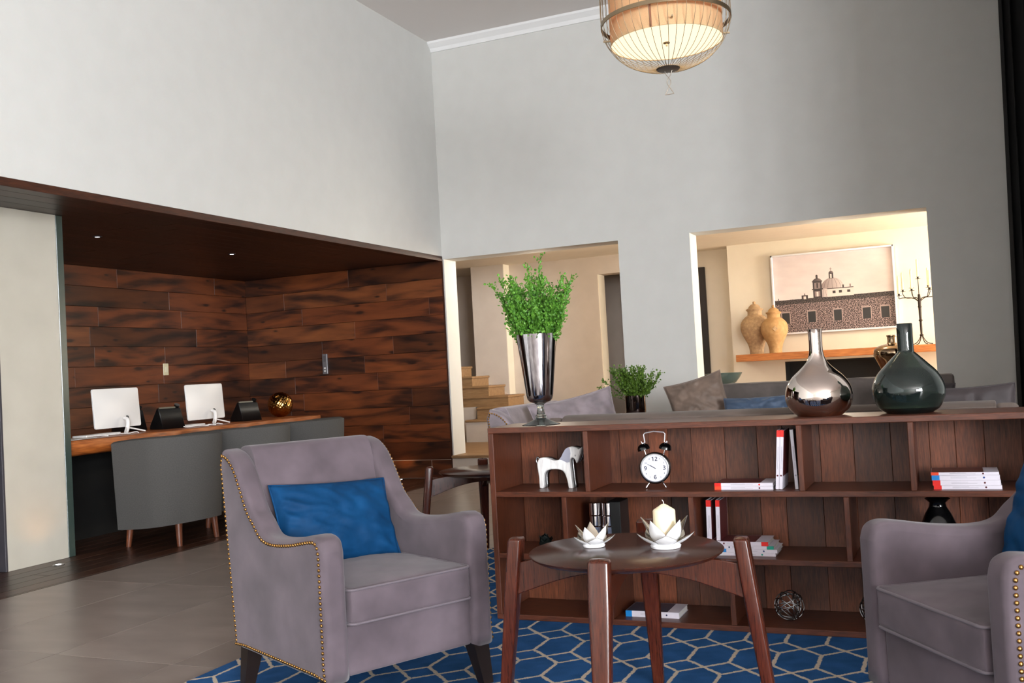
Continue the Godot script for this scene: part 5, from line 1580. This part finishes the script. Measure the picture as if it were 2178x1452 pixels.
	for e in [[-5.883, -5.685, "farther from the stairs"], [-5.871, -7.226, "nearer the stairs"]]:
		var o := thing("recessed_downlight", "tiny recessed downlight in the dark plank ceiling, %s" % e[2], "lamp", v3(e[0], HN, e[1]))
		var rg := MB.new(); rg.lathe([Vector2(0.018, -0.004), Vector2(0.034, -0.004), Vector2(0.036, 0.0), Vector2(0.018, 0.0), Vector2(0.018, -0.004)], 24)
		part(o, "trim_ring", rg.done(), M.charcoal)
		var bl := MB.new(); bl.lathe([Vector2(0, -0.0035), Vector2(0.018, -0.0035), Vector2(0.018, -0.001), Vector2(0, -0.001)], 20)
		part(o, "lamp_lens", bl.done(), lampmat)
		var sl := SpotLight3D.new()
		sl.name = "downlight_beam"; sl.light_color = Color(1.0, 0.95, 0.9); sl.light_energy = NICHE_DOWN; sl.spot_angle = 55.0; sl.spot_range = 8.0; sl.spot_attenuation = 2.0; sl.light_size = 0.02; sl.shadow_enabled = true
		o.add_child(sl); sl.position = v3(0, -0.012, 0); sl.rotation.x = -PI / 2
	for e in [[-5.20, -4.60, "at the foot of the pale column"], [-5.31, -9.06, "at the foot of the plank side wall"]]:
		var o := thing("floor_uplight", "small round floor uplight set in the planks, %s" % e[2], "lamp", v3(e[0], 0, e[1]))
		var rg := MB.new(); rg.lathe([Vector2(0.018, 0), Vector2(0.036, 0), Vector2(0.034, 0.004), Vector2(0.018, 0.004), Vector2(0.018, 0)], 24)
		part(o, "trim_ring", rg.done(), M.steel)
		var bl := MB.new(); bl.lathe([Vector2(0, 0.0005), Vector2(0.018, 0.0005), Vector2(0.018, 0.0035), Vector2(0, 0.005)], 20)
		part(o, "lamp_lens", bl.done(), lampmat)
		var sl := SpotLight3D.new()
		sl.name = "uplight_beam"; sl.light_color = Color(1.0, 0.72, 0.40); sl.light_energy = UPLIGHT; sl.spot_angle = 60.0; sl.spot_range = 6.0; sl.spot_attenuation = 2.0; sl.light_size = 0.02; sl.shadow_enabled = true
		o.add_child(sl); sl.position = v3(0, 0.014, 0); sl.rotation.x = PI / 2

const DAY := 188.0
const DAY_FAR := 36.0
const HALL_FILL := 0.95  # strength of the lamp added in the stair hall
const ROOM_FILL := 0.9  # strength of the lamp added in the far room
const LAMP_GLOW := 1.15
const LAMP_DOWN := 0.25
const LAMP_BULB := 0.24
const NICHE_DOWN := 0.25
const UPLIGHT := 0.07

func area(called: String, at: Vector3, towards: Vector3, size: Vector2, c: Color, e: float):
	var l := AreaLight3D.new()
	l.name = called; l.area_size = size; l.light_color = c; l.light_energy = e; l.area_range = 30.0; l.shadow_enabled = true
	add_child(l)
	l.look_at_from_position(at, at + towards, Vector3.UP)

func _ready():
	var cam := Camera3D.new()
	cam.name = "camera"
	add_child(cam)
	cam.position = v3(0, 1.05, 0)
	cam.rotation = v3(0.0310926, 0.4122185, -0.0548128)
	cam.fov = rad_to_deg(2.0 * atan(726.0 / 2120.5))
	cam.near = 0.05; cam.far = 200.0
	cam.current = true
	var env := Environment.new()
	var sky := Sky.new()
	var sm := ProceduralSkyMaterial.new()
	sm.sky_top_color = Color(0.62, 0.72, 0.86); sm.sky_horizon_color = Color(0.88, 0.91, 0.95)
	sm.ground_bottom_color = Color(0.45, 0.44, 0.42); sm.ground_horizon_color = Color(0.80, 0.80, 0.80)
	sm.sky_energy_multiplier = 1.5; sm.ground_energy_multiplier = 1.0
	sky.sky_material = sm
	env.background_mode = Environment.BG_SKY; env.sky = sky
	env.tonemap_mode = Environment.TONE_MAPPER_LINEAR
	env.tonemap_exposure = 1.0
	env.sdfgi_enabled = true; env.ssao_enabled = true; env.ssil_enabled = true
	var we := WorldEnvironment.new(); we.name = "environment"; we.environment = env
	add_child(we)
	# daylight of the tall windows, and of the window of the far room
	for z in WZ:
		area("window_daylight", v3(XW + 0.17, 2.1, z), v3(-1, 0, 0), Vector2(1.48, 3.55), Color(0.97, 0.985, 1.0), DAY)
	area("far_window_daylight", v3(2.34, 1.375, -10.95), v3(-1, 0, 0), Vector2(1.95, 1.6), Color(1.0, 0.96, 0.89), DAY_FAR)

	make_materials()
	room_shell()
	window_wall()
	rooms_behind()
	rug()
	curtain()
	bookcase()
	seating()
	tables()
	reception()
	pendant()
	plants()
	vases()
	shelf_things()
	candle_holders()
	far_room()
